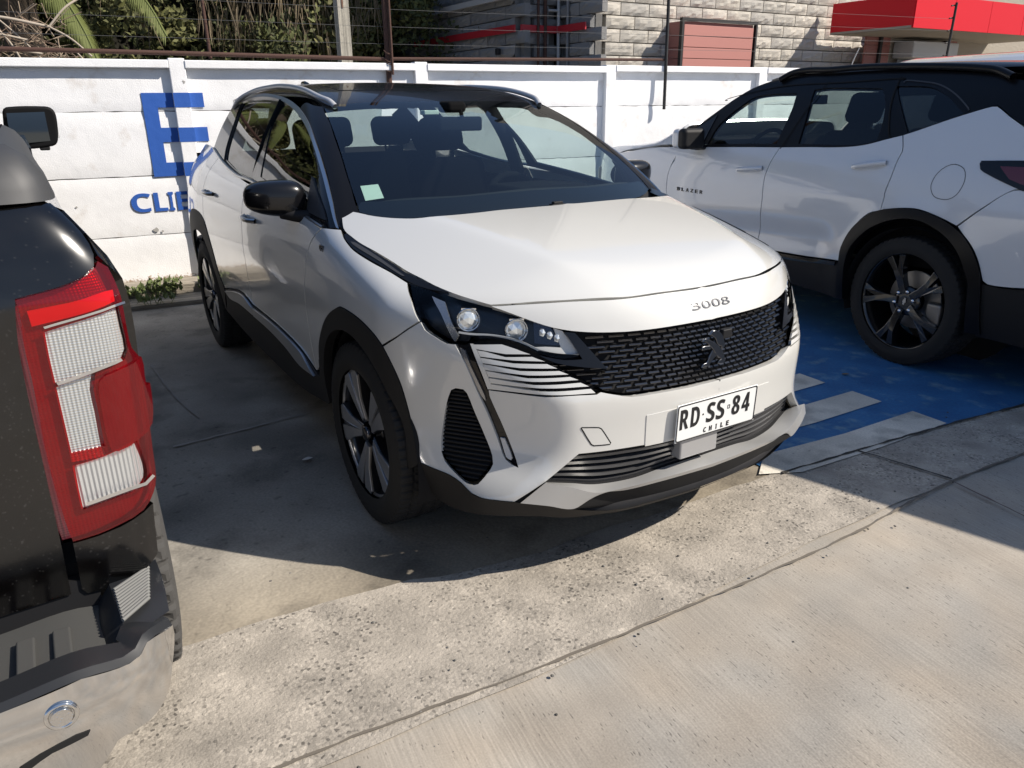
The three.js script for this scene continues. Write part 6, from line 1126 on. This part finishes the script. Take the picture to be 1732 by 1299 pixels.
  // rear bumper: chrome face, black edge, step pad
  const bp = part('rear_bumper', panel(tBump, ['tobl', KT.chrome_bumper[1].replace(/2\.4[0-9]+,[.\d]+\*/g, w => w)], { L: .02, thick: .02, e: .004 }), M.bumperChrome, pk);
  part('bumper_face', panel(tBump, ['front', '2.015,.694* 3.4,.694* 3.4,.50* 2.0,.50*'], { L: .06, thick: .02 }), M.bumperChrome, pk);
  part('bumper_lower', panel(tBump, ['front', '1.80,.575* 2.05,.575* 2.05,.49* 1.86,.50*'], { L: .04, thick: .01, off: -.004 }), M.bumperChrome, pk);
  const E = X('bumperEdge'), edge = E.slice().reverse(), e1 = [[1.403, .699, 3.4], [1.404, .695, 2.4], ...E];
  const rimIn = e1.map(([x, y, z], i) => [x - (z < 1.78 ? .045 : .055), y + .012, z + (z < 1.76 ? .03 : 0)]), padOut = rimIn.map(([x, y, z]) => [x - .012, y - .022, z + (z < 1.76 ? .01 : 0)]);
  const cc = a => new THREE.CatmullRomCurve3(a.map(p => V(...p)), false, 'centripetal');
  part('edge_trim', merge([ruled(cc(e1), cc(e1.map(([x, y, z]) => [x - .006, y + .012, z + (z < 1.76 ? .004 : 0)])), 80, 2), ruled(cc(e1.map(([x, y, z]) => [x - .006, y + .012, z + (z < 1.76 ? .004 : 0)])), cc(rimIn), 80, 3), ruled(cc(rimIn), cc(padOut), 80, 2)]), M.capPlastic2, pk);
  part('step_pad', merge([ruled(cc(padOut), cc(padOut.map(([x, y, z]) => [1.19, y + .004, Math.max(1.765, z)])), 80, 6)]), M.stepPlastic, pk);
  part('pad_wall', box(.02, .10, 1.8, 1.185, .70, 2.69), M.plastic, pk);
  for (const z of [1.902, 1.853, 1.99, 2.04, 2.2, 2.25]) part('step_rib', rbox(.112, .014, .026, .004, 1.303, .698, z), M.stepPlastic, pk);
  // ribbed corner pad
  { const g = []; for (let i = 0; i < 11; i++) { const t = i / 10; g.push(rod([1.229 + .088 * t, .733 - .004 * t, 1.770 - .003 * t], [1.194 + .088 * t, .737 - .004 * t, 1.712 + .012 * t], .0036, 6)); }
    part('corner_step', merge([ruled(cc([[1.17, .735, 1.698], [1.25, .733, 1.697], [1.305, .712, 1.700]]), cc([[1.20, .730, 1.775], [1.26, .729, 1.772], [1.335, .705, 1.765]]), 20, 4), ruled(cc([[1.20, .730, 1.775], [1.26, .729, 1.772], [1.335, .705, 1.765]]), cc([[1.19, .69, 1.80], [1.26, .69, 1.80], [1.345, .69, 1.79]]), 20, 3)]), M.capPlastic2, pk);
    g.forEach(q => part('step_groove', q, M.stepLight, bp)); }
  { const c = V(1.408, .663, 1.867), put = q => q.rotateX(Math.PI / 2).rotateZ(-Math.PI / 2).rotateY(.12).translate(c.x, c.y, c.z);
    part('parking_sensor', new THREE.CylinderGeometry(.014, .014, .008, 28).rotateZ(-Math.PI / 2).translate(c.x, c.y, c.z), M.bumperChrome, bp); part('sensor_ring', new THREE.TorusGeometry(.019, .004, 8, 32).rotateY(Math.PI / 2).translate(c.x - .002, c.y, c.z), M.bumperChrome, bp); }
  part('bumper_reflection', panel(tBump, KT.bump_reflection, { L: .02, off: .0012, thick: .004 }), M.gap, bp);  // thin black strip laid on the chrome as a dark reflection
  // wheels
  const tg = tyre(.425, .275, .235, 46, .006);
  for (const [x, z] of [[.33, 1.775], [.33, 3.55], [-3.4, 1.775], [-3.4, 3.55]]) { const w = sub('wheel', pk); w.position.set(x, .42, z); if (z < 2) w.rotation.y = Math.PI; part('tyre', tg, M.rubberDusty, w); part('rim', lathe([[.0, .06], [.06, .06], [.1, .03], [.19, .04], [.225, .10], [.24, .11], [.24, -.1]], 60), M.alloyFace, w); }
  part('wheel_well', merge([new THREE.CylinderGeometry(.50, .50, .5, 30, 1, true, -1.9, 3.8).rotateX(-Math.PI / 2).translate(.33, .45, 1.96), new THREE.CircleGeometry(.5, 30).rotateY(Math.PI).translate(.33, .45, 2.1)]), M.dark, pk);
}
renderer.render(scene, camera);
